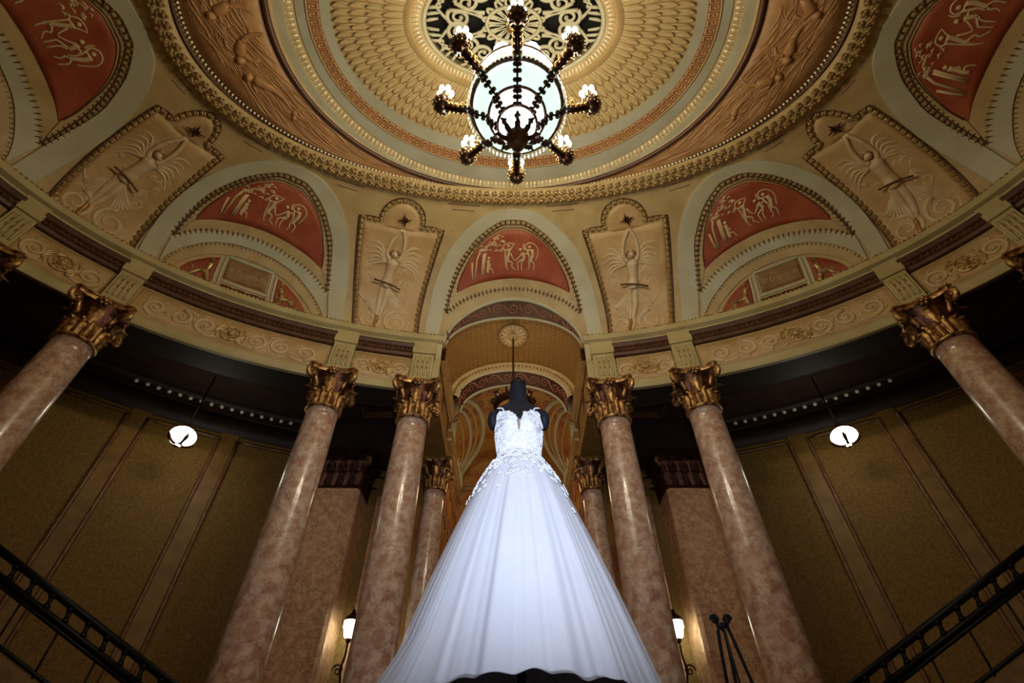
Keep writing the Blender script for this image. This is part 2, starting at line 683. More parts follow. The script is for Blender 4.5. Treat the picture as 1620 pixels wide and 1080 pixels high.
# fillets of the crescent zone
s_cr = Surf(lambda u, v: oval(5.9 + (4.26 - 5.9) * v, 3.12 + (3.11 - 3.12) * v, u, 10.095 + CAM_Z))
cr = MB()
patch(cr, s_cr, full_ring(s_cr, 0.07, 240), full_ring(s_cr, 0.97, 240), 4, 0.012, 0.03)
crescent = cr.build('crescent_ground', M['crescent'], ceiling, label='umber crescent field with swirling relief figures')
mb = MB()
for a, b, z, r_ in ((5.86, 3.10, 10.06, .035), (4.26, 3.09, 10.06, .05)):
    mb.tube([oval(a, b, R(i * 2), z + CAM_Z) for i in range(180)], r_, 6, closed=True)
mb.build('brown_fillet', M['brown'], ceiling)
# bead rows
bead = MB()
s_b = Surf(lambda u, v: oval(5.76 - v, 3.06 - v * .2, u, 10.07 + CAM_Z))
for p, tan, nn, pt in path_on(s_b, full_ring(s_b, 0), 0.075):
    if in_view(p):
        bead.ball(p, 0.028, 5, 3)
bead.build('bead_row', M['beadgold'], ceiling, kind='stuff')
# bright leaf-and-dart ring
s_b2 = Surf(lambda u, v: oval(3.9 + v, 2.99 + v, u, 10.11 + CAM_Z))
row_ = MB()
for k, (p, tan, nn, pt) in enumerate(path_on(s_b2, full_ring(s_b2, 0), 0.085)):
    scatter_mesh(row_, ME_TOOTH, frame(p, tan, Vector((0, 0, -1)), (0.085 if k % 2 else 0.05, 0.13, 0.09)))
row_.build('leaf_and_dart_ring', M['beadgold'], ceiling, kind='stuff')
s_c1 = ring_surf(4.16, 3.07, 3.98, 3.05, 10.10)
ring_patch('cream_band', M['cream'], s_c1, 0, 1, 0.015)
s_c2 = ring_surf(3.8, 2.94, 3.2, 2.12, 10.15, 10.2)
ring_patch('cream_band', M['grey'], s_c2, 0.02, 0.98, 0.02)
# Greek key band
M['keyband'] = material('russet_band', (150, 92, 50), 0.6, 0, (130, 74, 40), 3, 3)
s_k = ring_surf(3.62, 2.62, 3.38, 2.40, 10.165, 10.18)
ring_patch('key_band', M['keyband'], s_k, 0, 1, 0.03)
kb = MB()
NK = 132
def key_strip(u0, v0, u1, v1, w=0.0):
    """one flat bar of the meander; u in cells, v in 0..1"""
    wu, wv = 0.0014, 0.045
    us, ue = sorted((u0, u1)); vs_, ve = sorted((v0, v1))
    a = [(us - wu, vs_ - wv), (ue + wu, vs_ - wv)]
    b = [(us - wu, ve + wv), (ue + wu, ve + wv)]
    P = [s_k.off(u, v, 0.045) for u, v in (a[0], a[1], b[1], b[0])] + [s_k.off(u, v, 0.02) for u, v in (a[0], a[1], b[1], b[0])]
    kb.add(P, [(0, 1, 2, 3), (0, 4, 5, 1), (1, 5, 6, 2), (2, 6, 7, 3), (3, 7, 4, 0)])
for i in range(NK):
    u = 2 * PI * i / NK - PI
    c = 2 * PI / NK
    if not in_view(s_k.at(u, .5)[0]):
        continue
    seg = [(0, .9), (.72, .9), (.72, .32), (.3, .32), (.3, .58), (.48, .58)]
    for (x0, y0_), (x1, y1_) in zip(seg, seg[1:]):
        key_strip(u + x0 * c, y0_, u + x1 * c, y1_)
    key_strip(u + .0 * c, .1, u + .0 * c, .9)
    key_strip(u + .0 * c, .1, u + c, .1)
kb.build('key_pattern', M['tan'], ceiling, smooth=False, kind='stuff')

# feather rows
fr = empty_part('feather_field', ceiling, 'rows of cream plaster feathers ringing the pierced centre')
rest = MB()
feathers = []
NROW = 4
for k in range(NROW):
    f0, f1 = k / NROW, (k + 1) / NROW
    a0, a1 = 3.14 + (2.0 - 3.14) * f0, 3.14 + (2.0 - 3.14) * f1
    b0, b1 = 2.06 + (1.2 - 2.06) * f0, 2.06 + (1.2 - 2.06) * f1
    n = int(round(2 * PI * math.sqrt((a0 * a0 + b0 * b0) / 2) / 0.150))
    for i in range(n):
        th = 2 * PI * (i + 0.5 * (k % 2)) / n - PI
        p0, p1 = oval(a0 + .02, b0 + .02, th, 10.19 + CAM_Z + 0.008 * k), oval(a1 - .07, b1 - .05, th, 10.215 + CAM_Z + .008 * k)
        c = (p0 + p1) / 2
        y = (p0 - p1)
        L = y.length
        y.normalize()
        x = y.cross(Vector((0, 0, -1))).normalized()
        q0, q1 = oval(a0, b0, th, 0), oval(a0, b0, th + 2 * PI / n, 0)
        w = abs((q1 - q0).dot(x)) * 0.98
        m = Matrix((x * w, y * L, Vector((0, 0, -0.085)))).transposed().to_4x4()
        m.translation = c
        feathers.append((c, m))
shown = sorted([f for f in feathers if in_view(f[0], 5)], key=lambda f: -f[0].y)[:300]
keep = set(id(f) for f in shown)
for f in feathers:
    if id(f) in keep:
        inst(ME_FEATHER, 'feather', f[1], fr)
    else:
        scatter_mesh(rest, ME_FEATHER, f[1])
fo = rest.build('feather_rest', M['feather_rim'], fr, kind='stuff')
fo.data.materials.append(M['feather'])
for i, p in enumerate(fo.data.polygons):
    p.material_index = 1 if (i % 42) % 6 in (1, 2, 3, 4) else 0

# pierced centre: mouldings and grille
cen = empty_part('pierced_rosette', ceiling, 'pierced scrollwork oval at the centre of the ceiling')
row_ = MB()
s_m = Surf(lambda u, v: oval(1.73 + v, 0.98 + v, u, 10.20 + CAM_Z))
for p, tan, nn, pt in path_on(s_m, full_ring(s_m, 0), 0.07):
    scatter_mesh(row_, ME_TOOTH, frame(p, tan, Vector((0, 0, -1)), (0.06, 0.10, 0.07)))
row_.build('leaf_and_dart_rim', M['beadgold'], cen, kind='stuff')
mb = MB()
for k, z in ((1.0, 10.27), (0.30, 10.29)):
    mb.tube([oval(1.60 * k, 0.90 * k, R(i * 4), z + CAM_Z) for i in range(90)], 0.045 if k == 1 else .035, 6, closed=True)
mb.build('rim', M['cream'], cen)
s_g = Surf(lambda u, v: Vector((X0 + u * 1.6, Y0 + v * 0.92, 10.30 + CAM_Z)))
def gscroll(parent_mb, cx, cy, r_, a0, turns, ccw=1, rad=.036):
    pts = [(cx + rr * math.cos(a0 + ccw * t), cy + rr * 1.7 * math.sin(a0 + ccw * t) * 1.0) for t, rr in [(turns * 2 * PI * i / 26, r_ * (1 - .82 * i / 26)) for i in range(27)]]
    relief(parent_mb, s_g, pts, (rad * 1.15, rad * .7), 0.5, 6)
    blob(parent_mb, s_g, pts[-1][0], pts[-1][1], .05, .05, .04)
NP = 16
for i in range(NP):           # palmette petals round the hub
    a = 2 * PI * (i + .5) / NP
    g = MB()
    loop = []
    for k in range(15):
        t = PI * (k / 14.0)
        rad_ = 0.10 + 0.24 * math.sin(t / 2 if t < PI else PI / 2) if False else 0.09 + 0.26 * math.sin(t)
        da = (0.17) * math.cos(t)
        loop.append((rad_ * math.cos(a + da), rad_ * 1.25 * math.sin(a + da)))
    relief(g, s_g, loop, 0.026, 0.5, 6)
    g.build('palmette_petal', M['cream'], cen)
for i in range(8):            # big paired scrolls
    a = 2 * PI * (i + .5) / 8
    for sgn in (-1, 1):
        g = MB()
        cx, cy = 0.62 * math.cos(a + sgn * .21), 0.62 * math.sin(a + sgn * .21)
        n_ = 30
        pts = []
        for k in range(n_ + 1):
            f = k / n_
            r_ = 0.135 * (1 - .8 * f)
            an = a + sgn * (-0.4 + f * 1.6 * 2 * PI)
            pts.append((cx + r_ * math.cos(an), cy + r_ * 1.25 * math.sin(an)))
        relief(g, s_g, pts, (0.042, 0.024), 0.5, 6)
        st = [(0.36 * math.cos(a + sgn * .10), .40 * math.sin(a + sgn * .10)), (0.5 * math.cos(a + sgn * .02), .52 * math.sin(a + sgn * .02)), pts[0]]
        relief(g, s_g, cat2(st, 6), 0.036, 0.5, 6)
        blob(g, s_g, pts[-1][0], pts[-1][1], .045, .045, .035)
        # outer tendril and leaves
        o1 = (0.80 * math.cos(a + sgn * .2), .82 * math.sin(a + sgn * .2))
        o2 = (0.90 * math.cos(a + sgn * .05), .92 * math.sin(a + sgn * .05))
        o3 = (0.84 * math.cos(a - sgn * .06), .86 * math.sin(a - sgn * .06))
        relief(g, s_g, cat2([pts[3], o1, o2, o3], 7), (0.036, 0.016), 0.5, 6)
        for q in range(3):
            aa = a + sgn * (.06 + .11 * q)
            relief(g, s_g, [(.84 * math.cos(aa), .86 * math.sin(aa)), (.93 * math.cos(aa + sgn * .03), .95 * math.sin(aa + sgn * .03)), (1.0 * math.cos(aa + sgn * .07), 1.0 * math.sin(aa + sgn * .07))], [.022, .034, .01], 0.5, 5)
        g.build('scroll', M['cream'], cen)
mb = MB()
mb.ball((X0, Y0, 10.25 + CAM_Z), (0.14, 0.14, 0.10), 16, 8)
mb.build('hub', M['gold'], cen)


# swirling relief of the crescents
def figure_bust(mb, s, u, v, sc, rot):
    """a floating half-length figure in relief: head, torso, one arm forward, one arm back, hair"""
    def q(x, y):
        c, s_ = math.cos(rot), math.sin(rot)
        X, Y = (x * c - y * s_) * sc, (x * s_ + y * c) * sc
        return (u + X / 4.2, v - Y / 1.55)
    blob(mb, s, *q(0, 0.34), .13 * sc, .15 * sc, .13 * sc)
    relief(mb, s, [q(0, .22), q(0.02, .05), q(0.06, -.2), q(.12, -.45)], [.07 * sc, .17 * sc, .13 * sc, .09 * sc], .7, 8)
    relief(mb, s, cat2([q(-.12, .1), q(-.36, .0), q(-.42, -.3)], 4), (.07 * sc, .04 * sc), .8)
    relief(mb, s, cat2([q(.14, .1), q(.36, .22), q(.6, .12)], 4), (.07 * sc, .04 * sc), .8)
    relief(mb, s, cat2([q(.12, -.4), q(.35, -.7), q(.8, -.9)], 5), (.1 * sc, .04 * sc), .7)
    for k in range(5):
        relief(mb, s, cat2([q(-.05, .46), q(-.3 - .06 * k, .5 - .1 * k), q(-.5 - .05 * k, .2 - .18 * k), q(-.45, -.3 - .14 * k)], 5), (.04 * sc, .015 * sc), .7, 5)


s_c = Surf(lambda u, v: oval(5.62 + (4.36 - 5.62) * v, 3.05 + (3.03 - 3.05) * v, u, 10.08 + CAM_Z))
for sgn in (-1, 1):
    swirl = MB()
    for k in range(330):
        th0 = R(random.uniform(32, 128)) * sgn
        v0 = random.uniform(0.04, 0.9)
        L = random.uniform(.10, .22)
        amp = random.uniform(-.03, .03)
        ph = abs(th0) * 5 + v0 * 2.0
        pts = []
        for i in range(8):
            f = i / 7
            pts.append((th0 + sgn * L * f, min(.97, max(.03, v0 + .16 * math.sin(ph + f * L * 14) * .6 + amp * f))))
        w = random.uniform(.012, .022)
        relief(swirl, s_c, pts, [w * .4, w, w, w, w, w * .8, w * .6, w * .3], .8, 5)
    swirl.build('swirl_strands', M['crescent'], ceiling, kind='stuff')
    for th_, v_, sc_, rot_ in ((95, .42, .62, .6), (83, .5, .66, 1.2), (73, .5, .6, -.6), (61, .55, .45, .8), (106, .5, .6, .2)):
        f_ = MB()
        figure_bust(f_, s_c, R(th_) * sgn, v_, sc_, rot_ * sgn)
        o = f_.build('relief_figure', M['crescent'], ceiling)

# ------------------------------------------------------------------ lunette bays and figure panels on the cove
def bay_surf(thb, hw):
    k = 5 * math.sin(2 * R(thb))
    return Surf(lambda x, t: cove(R(thb + x * hw + k * t), t), 2e-3, 2e-3)


def mirror_curve(half):
    """half: from x = +edge (low t) to x = 0 crown"""
    full = cat2(half, 8)
    left = [(-x, t) for x, t in full]
    return left + full[::-1][1:]


C_OUT = mirror_curve([(1, 0.0), (1.0, .25), (.985, .47), (.9, .66), (.71, .81), (.4, .915), (0, .95)])
C_IN = mirror_curve([(.84, 0.0), (.825, .23), (.765, .56), (.64, .70), (.47, .80), (.2, .878), (0, .89)])
C_CTOP = mirror_curve([(.80, .285), (.79, .4), (.73, .56), (.61, .69), (.45, .78), (.2, .862), (0, .872)])
C_LOW = mirror_curve([(.80, .275), (.62, .375), (.42, .43), (.2, .465), (0, .475)])
C_RTOP = mirror_curve([(.70, .44), (.67, .53), (.56, .665), (.40, .76), (.18, .822), (0, .832)])
C_RBOT = mirror_curve([(.695, .43), (.56, .475), (.38, .51), (.18, .532), (0, .54)])
C_SM = mirror_curve([(.80, 0.0), (.765, .12), (.66, .235), (.46, .345), (.22, .398), (0, .41)])
C_SM2 = mirror_curve([(.765, 0.0), (.735, .11), (.635, .22), (.445, .325), (.21, .376), (0, .388)])
C_TY = mirror_curve([(.69, 0.02), (.66, .10), (.57, .185), (.40, .275), (.18, .325), (0, .335)])


def lun_q(px, py):
    return ((px - 735) / 1036.0, .832 - (py - 185) * .292 / 615)


def lunette(thb, hw, centre=False):
    s = bay_surf(thb, hw)
    where = 'over the arched passage' if centre else None
    root = empty_part('lunette', ceiling, 'terracotta lunette with dancers ' + (where or 'over a blind window arch'))
    N = 48
    mb = MB()
    patch(mb, s, resample(C_OUT, N), resample(C_IN, N), 3, 0.05, .06)
    smooth_by_angle(mb.build('arch_band', M['cream'], root), 40)
    mb = MB()
    patch(mb, s, resample(C_CTOP, N), resample(C_RTOP, N), 2, 0.03, .04)
    patch(mb, s, resample(C_LOW, N), resample(C_RBOT, N), 2, 0.03, .04)
    smooth_by_angle(mb.build('frame', M['tan'], root), 40)
    mb = MB()
    patch(mb, s, resample(C_RTOP, N), resample(C_RBOT, N), 8, 0.012, .02)
    mb.build('red_ground', M['red'], root)
    if not centre:
        mb = MB()
        patch(mb, s, resample(C_LOW, N), resample(C_SM, N), 3, 0.045, .05)
        smooth_by_angle(mb.build('arch_band', M['cream'], root), 40)
    # leaf border along the crescent, both sides
    bd = MB()
    for crv, pit, sc in ((C_CTOP, .115, .10), (C_LOW, .10, .075)):
        for p, tan, nn, pt in path_on(s, crv, pit):
            scatter_mesh(bd, ME_TOOTH, frame(p + nn * .035, tan, nn, (sc * .75, sc * 1.35, .09)))
    bd.build('leaf_border', M['tooth'], root, kind='stuff')
    bd = MB()
    relief(bd, s, [(x * .985, t * .988) for x, t in C_CTOP], .016, 1, 5, .035)
    relief(bd, s, [(x, t + .012) for x, t in C_RTOP], .014, 1, 5, .03)
    bd.build('brown_fillet', M['brown'], root)
    # the painted scene: trees, seated figure, three dancers
    lift = .016
    tr = MB()
    for pts in ([(170, 610), (180, 720), (198, 835)], [(270, 470), (232, 560), (225, 820)], [(320, 490), (312, 620), (310, 775)], [(345, 480), (335, 600), (335, 770)]):
        relief(tr, s, [lun_q(*p) for p in pts], .026, .5, 5, lift)
    rnd = random.Random(3)
    for k in range(44):
        x = rnd.uniform(260, 600)
        lo = 470 - (x - 260) * .04
        hi = max(225, 430 - (x - 240) * .62)
        y = rnd.uniform(hi, lo)
        dx = rnd.uniform(35, 75)
        relief(tr, s, [lun_q(x - dx / 2, y + rnd.uniform(4, 16)), lun_q(x, y - 8), lun_q(x + dx / 2, y + rnd.uniform(-4, 12))], [.007, .021, .007], .6, 5, lift)
    tr.build('painted_tree', M['redfig'], root)
    figs = [
        dict(head=(395, 545), body=[(390, 570), (392, 630), (385, 690), (395, 735)], limbs=[[(395, 600), (425, 640), (390, 660)], [(390, 690), (440, 680), (470, 750)]]),
        dict(head=(665, 388), body=[(672, 420), (675, 470), (655, 540), (650, 590)], limbs=[[(665, 430), (620, 440), (588, 420), (610, 370), (680, 352), (755, 358)], [(690, 440), (715, 400), (755, 358)], [(645, 580), (640, 640), (662, 692)], [(662, 570), (722, 600), (712, 640), (772, 694)], [(615, 430), (622, 520), (630, 640)], [(700, 480), (730, 540), (755, 570)]]),
        dict(head=(836, 432), body=[(858, 470), (880, 510), (890, 550)], limbs=[[(860, 480), (800, 540), (760, 572)], [(880, 550), (800, 590), (795, 620), (802, 702)], [(890, 555), (850, 600), (848, 702)], [(880, 490), (930, 480), (950, 520)], [(900, 440), (880, 400), (890, 360)]]),
        dict(head=(968, 404), body=[(1000, 435), (1010, 490), (985, 560), (975, 590)], limbs=[[(1000, 440), (930, 440), (905, 390), (960, 352), (1040, 370), (1085, 430), (1075, 500), (1040, 580)], [(975, 585), (948, 610), (958, 650), (930, 690)], [(985, 580), (1020, 620), (1005, 705)], [(930, 440), (960, 520), (940, 590)]]),
    ]
    for fg in figs:
        d = MB()
        blob(d, s, *lun_q(*fg['head']), .042, .044, .036, 0, lift)
        relief(d, s, cat2([lun_q(*p) for p in fg['body']], 3), (.046, .034), .6, 6, lift)
        for lm in fg['limbs']:
            relief(d, s, cat2([lun_q(*p) for p in lm], 4), (.023, .012), .7, 5, lift)
        d.build('painted_dancer' if fg is not figs[0] else 'painted_sitter', M['redfig'], root)
    return s, root


def tympanum(s, root):
    """the blind arch under a side lunette: dentils, centre square, two relief sectors"""
    N = 40
    mb = MB()
    patch(mb, s, resample(C_SM, N), resample(C_SM2, N), 2, 0.01, .03)
    patch(mb, s, resample(C_SM2, N), resample(C_TY, N), 2, 0.03, .03)
    smooth_by_angle(mb.build('blind_arch_band', M['tan'], root), 40)
    mb = MB()
    for p, tan, nn, pt in path_on(s, [((a[0] + b[0]) / 2, (a[1] + b[1]) / 2) for a, b in zip(C_SM, C_SM2)], .085):
        scatter_mesh(mb, ME_TOOTH, frame(p + nn * .01, tan, nn, (.05, .07, .05)))
    mb.build('dentil_row', M['goldleaf'], root, kind='stuff')
    for sg in (-1, 1):
        top = [(sg * x, t) for x, t in cat2([(.30, .282), (.42, .24), (.55, .16), (.635, .055)], 5)]
        bot = [(sg * x, t) for x, t in [(.30 + .335 * i / 15, .045) for i in range(16)]]
        mb = MB()
        patch(mb, s, top, bot, 4, .012, .02)
        mb.build('red_sector', M['red'], root)
        mb = MB()
        rnd = random.Random(5 + sg)
        relief(mb, s, cat2([(sg * .34, .07), (sg * .37, .15), (sg * .35, .22)], 4), [.065] * 9, .7, 6, .015)
        blob(mb, s, sg * .355, .245, .05, .055, .06, 0, .015)
        relief(mb, s, cat2([(sg * .35, .13), (sg * .43, .14), (sg * .50, .09), (sg * .59, .065)], 4), (.06, .03), .7, 6, .015)
        for k in range(9):
            a, b = rnd.uniform(.32, .54), rnd.uniform(.06, .16)
            relief(mb, s, spiral(sg * a, b, .03, .006, 1.1, rnd.uniform(0, 6), 9, .5), (.016, .008), .8, 5, .015)
        mb.build('sector_relief', M['goldleaf'], root)
    mb = MB()
    patch(mb, s, [(-.21 + .42 * i / 12, .295) for i in range(13)], [(-.21 + .42 * i / 12, .145) for i in range(13)], 4, .02, .03)
    mb.build('square_field', M['brown_field'], root)
    mb = MB()
    patch(mb, s, [(-.22 + .44 * i / 12, .10) for i in range(13)], [(-.22 + .44 * i / 12, .05) for i in range(13)], 2, .004, .02)
    mb.build('slot', M['brown'], root)
    mb = MB()
    for pts in ([(-.24, .31), (-.24, .03)], [(.24, .31), (.24, .03)], [(-.24, .122), (.24, .122)], [(-.24, .308), (.24, .308)], [(-.285, .285), (-.285, .03)], [(.285, .285), (.285, .03)]):
        p_ = [(pts[0][0] + (pts[1][0] - pts[0][0]) * i / 10, pts[0][1] + (pts[1][1] - pts[0][1]) * i / 10) for i in range(11)]
        relief(mb, s, p_, .03, .6, 6, .015)
    mb.build('glazing_bar', M['cream'], root)
    mb = MB()
    for k in range(5):
        relief(mb, s, spiral(-.15 + .075 * k, .22, .03, .006, 1.3, k * 1.4, 10, .8), (.014, .007), .7, 5, .022)
    mb.build('square_relief', M['tan'], root)


M['brown_field'] = material('ochre_field', (150, 112, 66), 0.6, 0, (128, 92, 50), 4, 4)
M['rosette'] = material('worn_gilt_rosette', (222, 196, 138), 0.4, 0.3, (160, 112, 62), 12, 3)
PANEL_SPEC = {19: (18.5, 4.6, 7.8), 61: (61.0, 6.0, 7.7)}


def panel_surf(thp, w0, w1):
    k = 5 * math.sin(2 * R(thp))
    def fn(x, t):
        hw = w0 + (w1 - w0) * (max(t, 0) / .8) ** 1.9
        return cove(R(thp + x * hw + k * t), t)
    return Surf(fn, 2e-3, 2e-3)


def pq(px, py):
    """layout of the panel figure in a 750 x 1080 sketch"""
    return ((px - 385) / 285.0, .03 + (1005 - py) / 790.0 * .77)


def figure_panel(thp, w0, w1, label):
    s = panel_surf(thp, w0, w1)
    root = empty_part('figure_panel', ceiling, label)
    N = 20
    left = [(-.93, .05 + (.775 - .05) * i / N) for i in range(N + 1)]
    right = [(.93, t) for _, t in left]
    mb = MB()
    patch(mb, s, left, right, 16, .012, .03)
    arc = [(.40 * math.cos(a), .79 + .125 * math.sin(a)) for a in [PI * i / 24 for i in range(25)]]
    base = [(x, .765) for x, _ in arc]
    patch(mb, s, arc, base, 5, .012, .03)
    mb.build('ground', M['panel'], root)
    # border: fillet and leaves
    edge = [(-1, .03)] + [(-1, .03 + .77 * i / 24) for i in range(1, 25)]
    lobe = [(-.52 * math.cos(a), .80 + .135 * math.sin(a)) for a in [PI * i / 20 for i in range(21)]]
    outline = edge + [(-.76, .80)] + lobe + [(.76, .80)] + [(-x, t) for x, t in edge[::-1]]
    mb = MB()
    relief(mb, s, [(x * 1.03, t + (.012 if abs(x) < .9 else 0)) for x, t in outline], .022, 1, 5, .02)
    mb.build('dark_fillet', M['brown'], root)
    for p, tan, nn, pt in path_on(s, [(x * .955, t) for x, t in outline], .135):
        inst(ME_LEAF, 'border_leaf', frame(p + nn * .02, tan, nn, (.125, .135, .12)), root)
    bd = MB()
    for p, tan, nn, pt in path_on(s, [(-.93 + 1.86 * i / 20, .035) for i in range(21)], .10):
        scatter_mesh(bd, ME_TOOTH, frame(p + nn * .02, tan, nn, (.075, .09, .07)))
    bd.build('sill_border', M['goldleaf'], root, kind='stuff')
    # the maiden holding up a star
    lf = .01
    g = MB()
    blob(g, s, *pq(382, 395), .10, .11, .11, 0, lf)
    relief(g, s, cat2([pq(382, 425), pq(378, 460), pq(368, 520), pq(360, 570), pq(350, 620)], 4), [.05, .09, .13, .14, .14, .13, .125, .12, .12, .12, .12, .13, .14, .145, .14, .13, .12], 1.0, 10, lf)
    relief(g, s, cat2([pq(350, 435), pq(325, 400), pq(345, 320), pq(400, 240)], 5), (.058, .035), .9, 7, lf + .02)
    relief(g, s, cat2([pq(412, 435), pq(436, 400), pq(438, 320), pq(408, 240)], 5), (.058, .035), .9, 7, lf + .02)
    relief(g, s, cat2([pq(335, 600), pq(315, 680), pq(308, 780), pq(298, 850)], 5), (.10, .05), .8, 8, lf)
    relief(g, s, cat2([pq(368, 600), pq(362, 700), pq(335, 800), pq(318, 850)], 5), (.10, .05), .8, 8, lf)
    g.build('maiden', M['relief'], root)
    g = MB()
    for k in range(7):
        relief(g, s, cat2([pq(385 - 12 + 4 * k, 378 - 3 * abs(k - 3)), pq(382 + (k - 3) * 12, 392)], 3), .03, .9, 5, lf + .05)
    g.build('hair', M['brown_field'], root)
    g = MB()
    for k in range(8):
        a = PI * k / 4 + .2
        r_ = .10 if k % 2 else .17
        p, nn, tu, tv = s.at(*pq(402, 180))
        q0 = p + nn * .09
        q1 = q0 + tu * math.cos(a) * r_ + tv * math.sin(a) * r_
        g.tube([q0, (q0 + q1) / 2, q1], [.035, .02, .004], 5)
    g.build('star', M['capdark'], root)
    g = MB()
    relief(g, s, cat2([pq(298, 850), pq(292, 900), pq(280, 975)], 3), (.03, .045), .9, 6, lf + .02)
    g.build('gilt_staff', M['gold'], root)
    g = MB()
    relief(g, s, cat2([pq(255, 575), pq(330, 582), pq(400, 595), pq(475, 620)], 4), .022, .9, 5, lf + .15)
    g.build('belt_cord', M['brown'], root)
    g = MB()
    for sg in (-1, 1):       # wings and windblown drapery
        for k in range(6):
            relief(g, s, cat2([pq(375 + sg * 45, 450), pq(375 + sg * (110 + 8 * k), 350 + 26 * k), pq(375 + sg * (215 + 4 * k - 12 * (k % 2)), 345 + 42 * k)], 5), (.055, .016), .9, 5, .0)
        for k in range(7):
            relief(g, s, cat2([pq(345 + sg * 35, 640), pq(345 + sg * (55 + 15 * k), 720), pq(345 + sg * (75 + 20 * k), 830 - 20 * k), pq(345 + sg * (50 + 27 * k), 850 - 28 * k)], 5), (.042, .024), 1.0, 5, .0)
        relief(g, s, spiral(pq(350 + sg * 120, 890)[0], pq(0, 890)[1], .40, .04, 1.75, PI / 2 if sg > 0 else PI / 2, 40, .24) if sg > 0 else
               [(2 * pq(350, 0)[0] - x, t) for x, t in spiral(pq(350 + 120, 890)[0], pq(0, 890)[1], .40, .04, 1.75, PI / 2, 40, .24)], (.06, .03), .9, 6, .0)
        relief(g, s, cat2([pq(350 + sg * 20, 985), pq(350 + sg * 120, 990), pq(350 + sg * 215, 950), pq(350 + sg * 240, 860)], 6), (.055, .02), .9, 6, .0)
        for k in range(5):
            relief(g, s, spiral(pq(350 + sg * (60 + 45 * k), 0)[0], pq(0, 960 - 30 * (k % 3))[1], .07, .015, 1.0, k, 9, .24), (.025, .01), .7, 5, .0)
        rnd = random.Random(int(abs(thp)) + sg)
        for k in range(12):      # windblown ribbons across the ground
            x0, y0 = 375 + sg * rnd.uniform(60, 150), rnd.uniform(420, 900)
            L_ = rnd.uniform(60, 120)
            relief(g, s, cat2([pq(x0, y0), pq(x0 + sg * L_ * .4, y0 - rnd.uniform(5, 40)), pq(x0 + sg * L_ * .8, y0 + rnd.uniform(0, 30)), pq(x0 + sg * L_, y0 - rnd.uniform(-30, 30))], 5), (.03, .012), .8, 5, .0)
    g.build('wings_and_drapery', M['relief'], root)
    return root


for th_, hw, c in ((0, 13.0, True), (-39.2, 14.9, False), (39.2, 14.9, False), (-90, 20.2, False), (90, 20.2, False)):
    s, root = lunette(th_, hw, c)
    if not c:
        tympanum(s, root)
for sg in (-1, 1):
    for k_ in (19, 61):
        th_, w0, w1 = PANEL_SPEC[k_]
        figure_panel(sg * th_, w0, w1, 'rose panel of a winged maiden lifting a star ' + ('beside the arched passage' if k_ == 19 else 'at the far end of a side lunette'))
# scratched spandrel lines between panels and the ring
mb = MB()
for thc in (8.5, 29.5, 50, 72):
    for sg in (-1, 1):
        for t_, w in ((.955, 3.2), (.925, 2.2)):
            k = 5 * math.sin(2 * R(sg * thc))
            relief(mb, Surf(cove), [(R(sg * thc + (i / 8 - .5) * 2 * w + k * t_), t_) for i in range(9)], .012, .6, 5)
mb.build('spandrel_line', M['brown'], ceiling)

# ------------------------------------------------------------------ entablature
def ent(e, z):
    return lambda th: oval(AE + e, BE + e, th, z + CAM_Z)


PROF = [(.62, 6.66), (.02, 6.66), (.0, 6.60), (-.08, 6.60), (-.10, 6.64), (-.10, 6.78), (-.05, 6.82), (.05, 6.83), (.05, 7.60), (.0, 7.66), (-.04, 7.78), (-.10, 7.86), (-.12, 7.94),
        (-.22, 7.98), (-.24, 8.10), (-.20, 8.13), (-.16, 8.17), (-.10, 8.20), (.16, 8.20), (.16, 8.16), (.62, 8.16), (.62, 6.66)]
ent_mb = MB()
CUT = math.degrees(math.asin((VAULT_HW + .0) / (AE)))
ths_e = [R(CUT + (360 - 2 * CUT) * i / 220) for i in range(221)]
rows = [[oval(AE + e, BE + e, th, z + CAM_Z) for e, z in PROF] for th in ths_e]
ent_mb.grid(rows)
n0 = 0
k = len(PROF)
ent_mb.f.append(tuple(range(k - 1))[::-1])
ent_mb.f.append(tuple(range((len(rows) - 1) * k, (len(rows) - 1) * k + k - 1)))
trim_1 = struct(smooth_by_angle(ent_mb.build('trim_1', M['ent'], None), 30))
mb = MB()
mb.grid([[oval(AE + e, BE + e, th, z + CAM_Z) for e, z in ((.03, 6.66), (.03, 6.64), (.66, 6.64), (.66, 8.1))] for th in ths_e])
mb.build('soffit_shade_sheet', M['soffit'], trim_1, smooth=False)  # shade below and behind the beam, put in as a dark sheet


def face(e):
    return Surf(lambda th, z: oval(AE + e, BE + e, th, z + CAM_Z), 1e-3, 1e-3)


COLS = [12.6, 23.6, 52.9, 67.6]
FRIEZE = [(14.4, 21.8), (25.4, 51.1), (54.7, 66.0), (69.4, 110.6)]
s_f = face(.04)


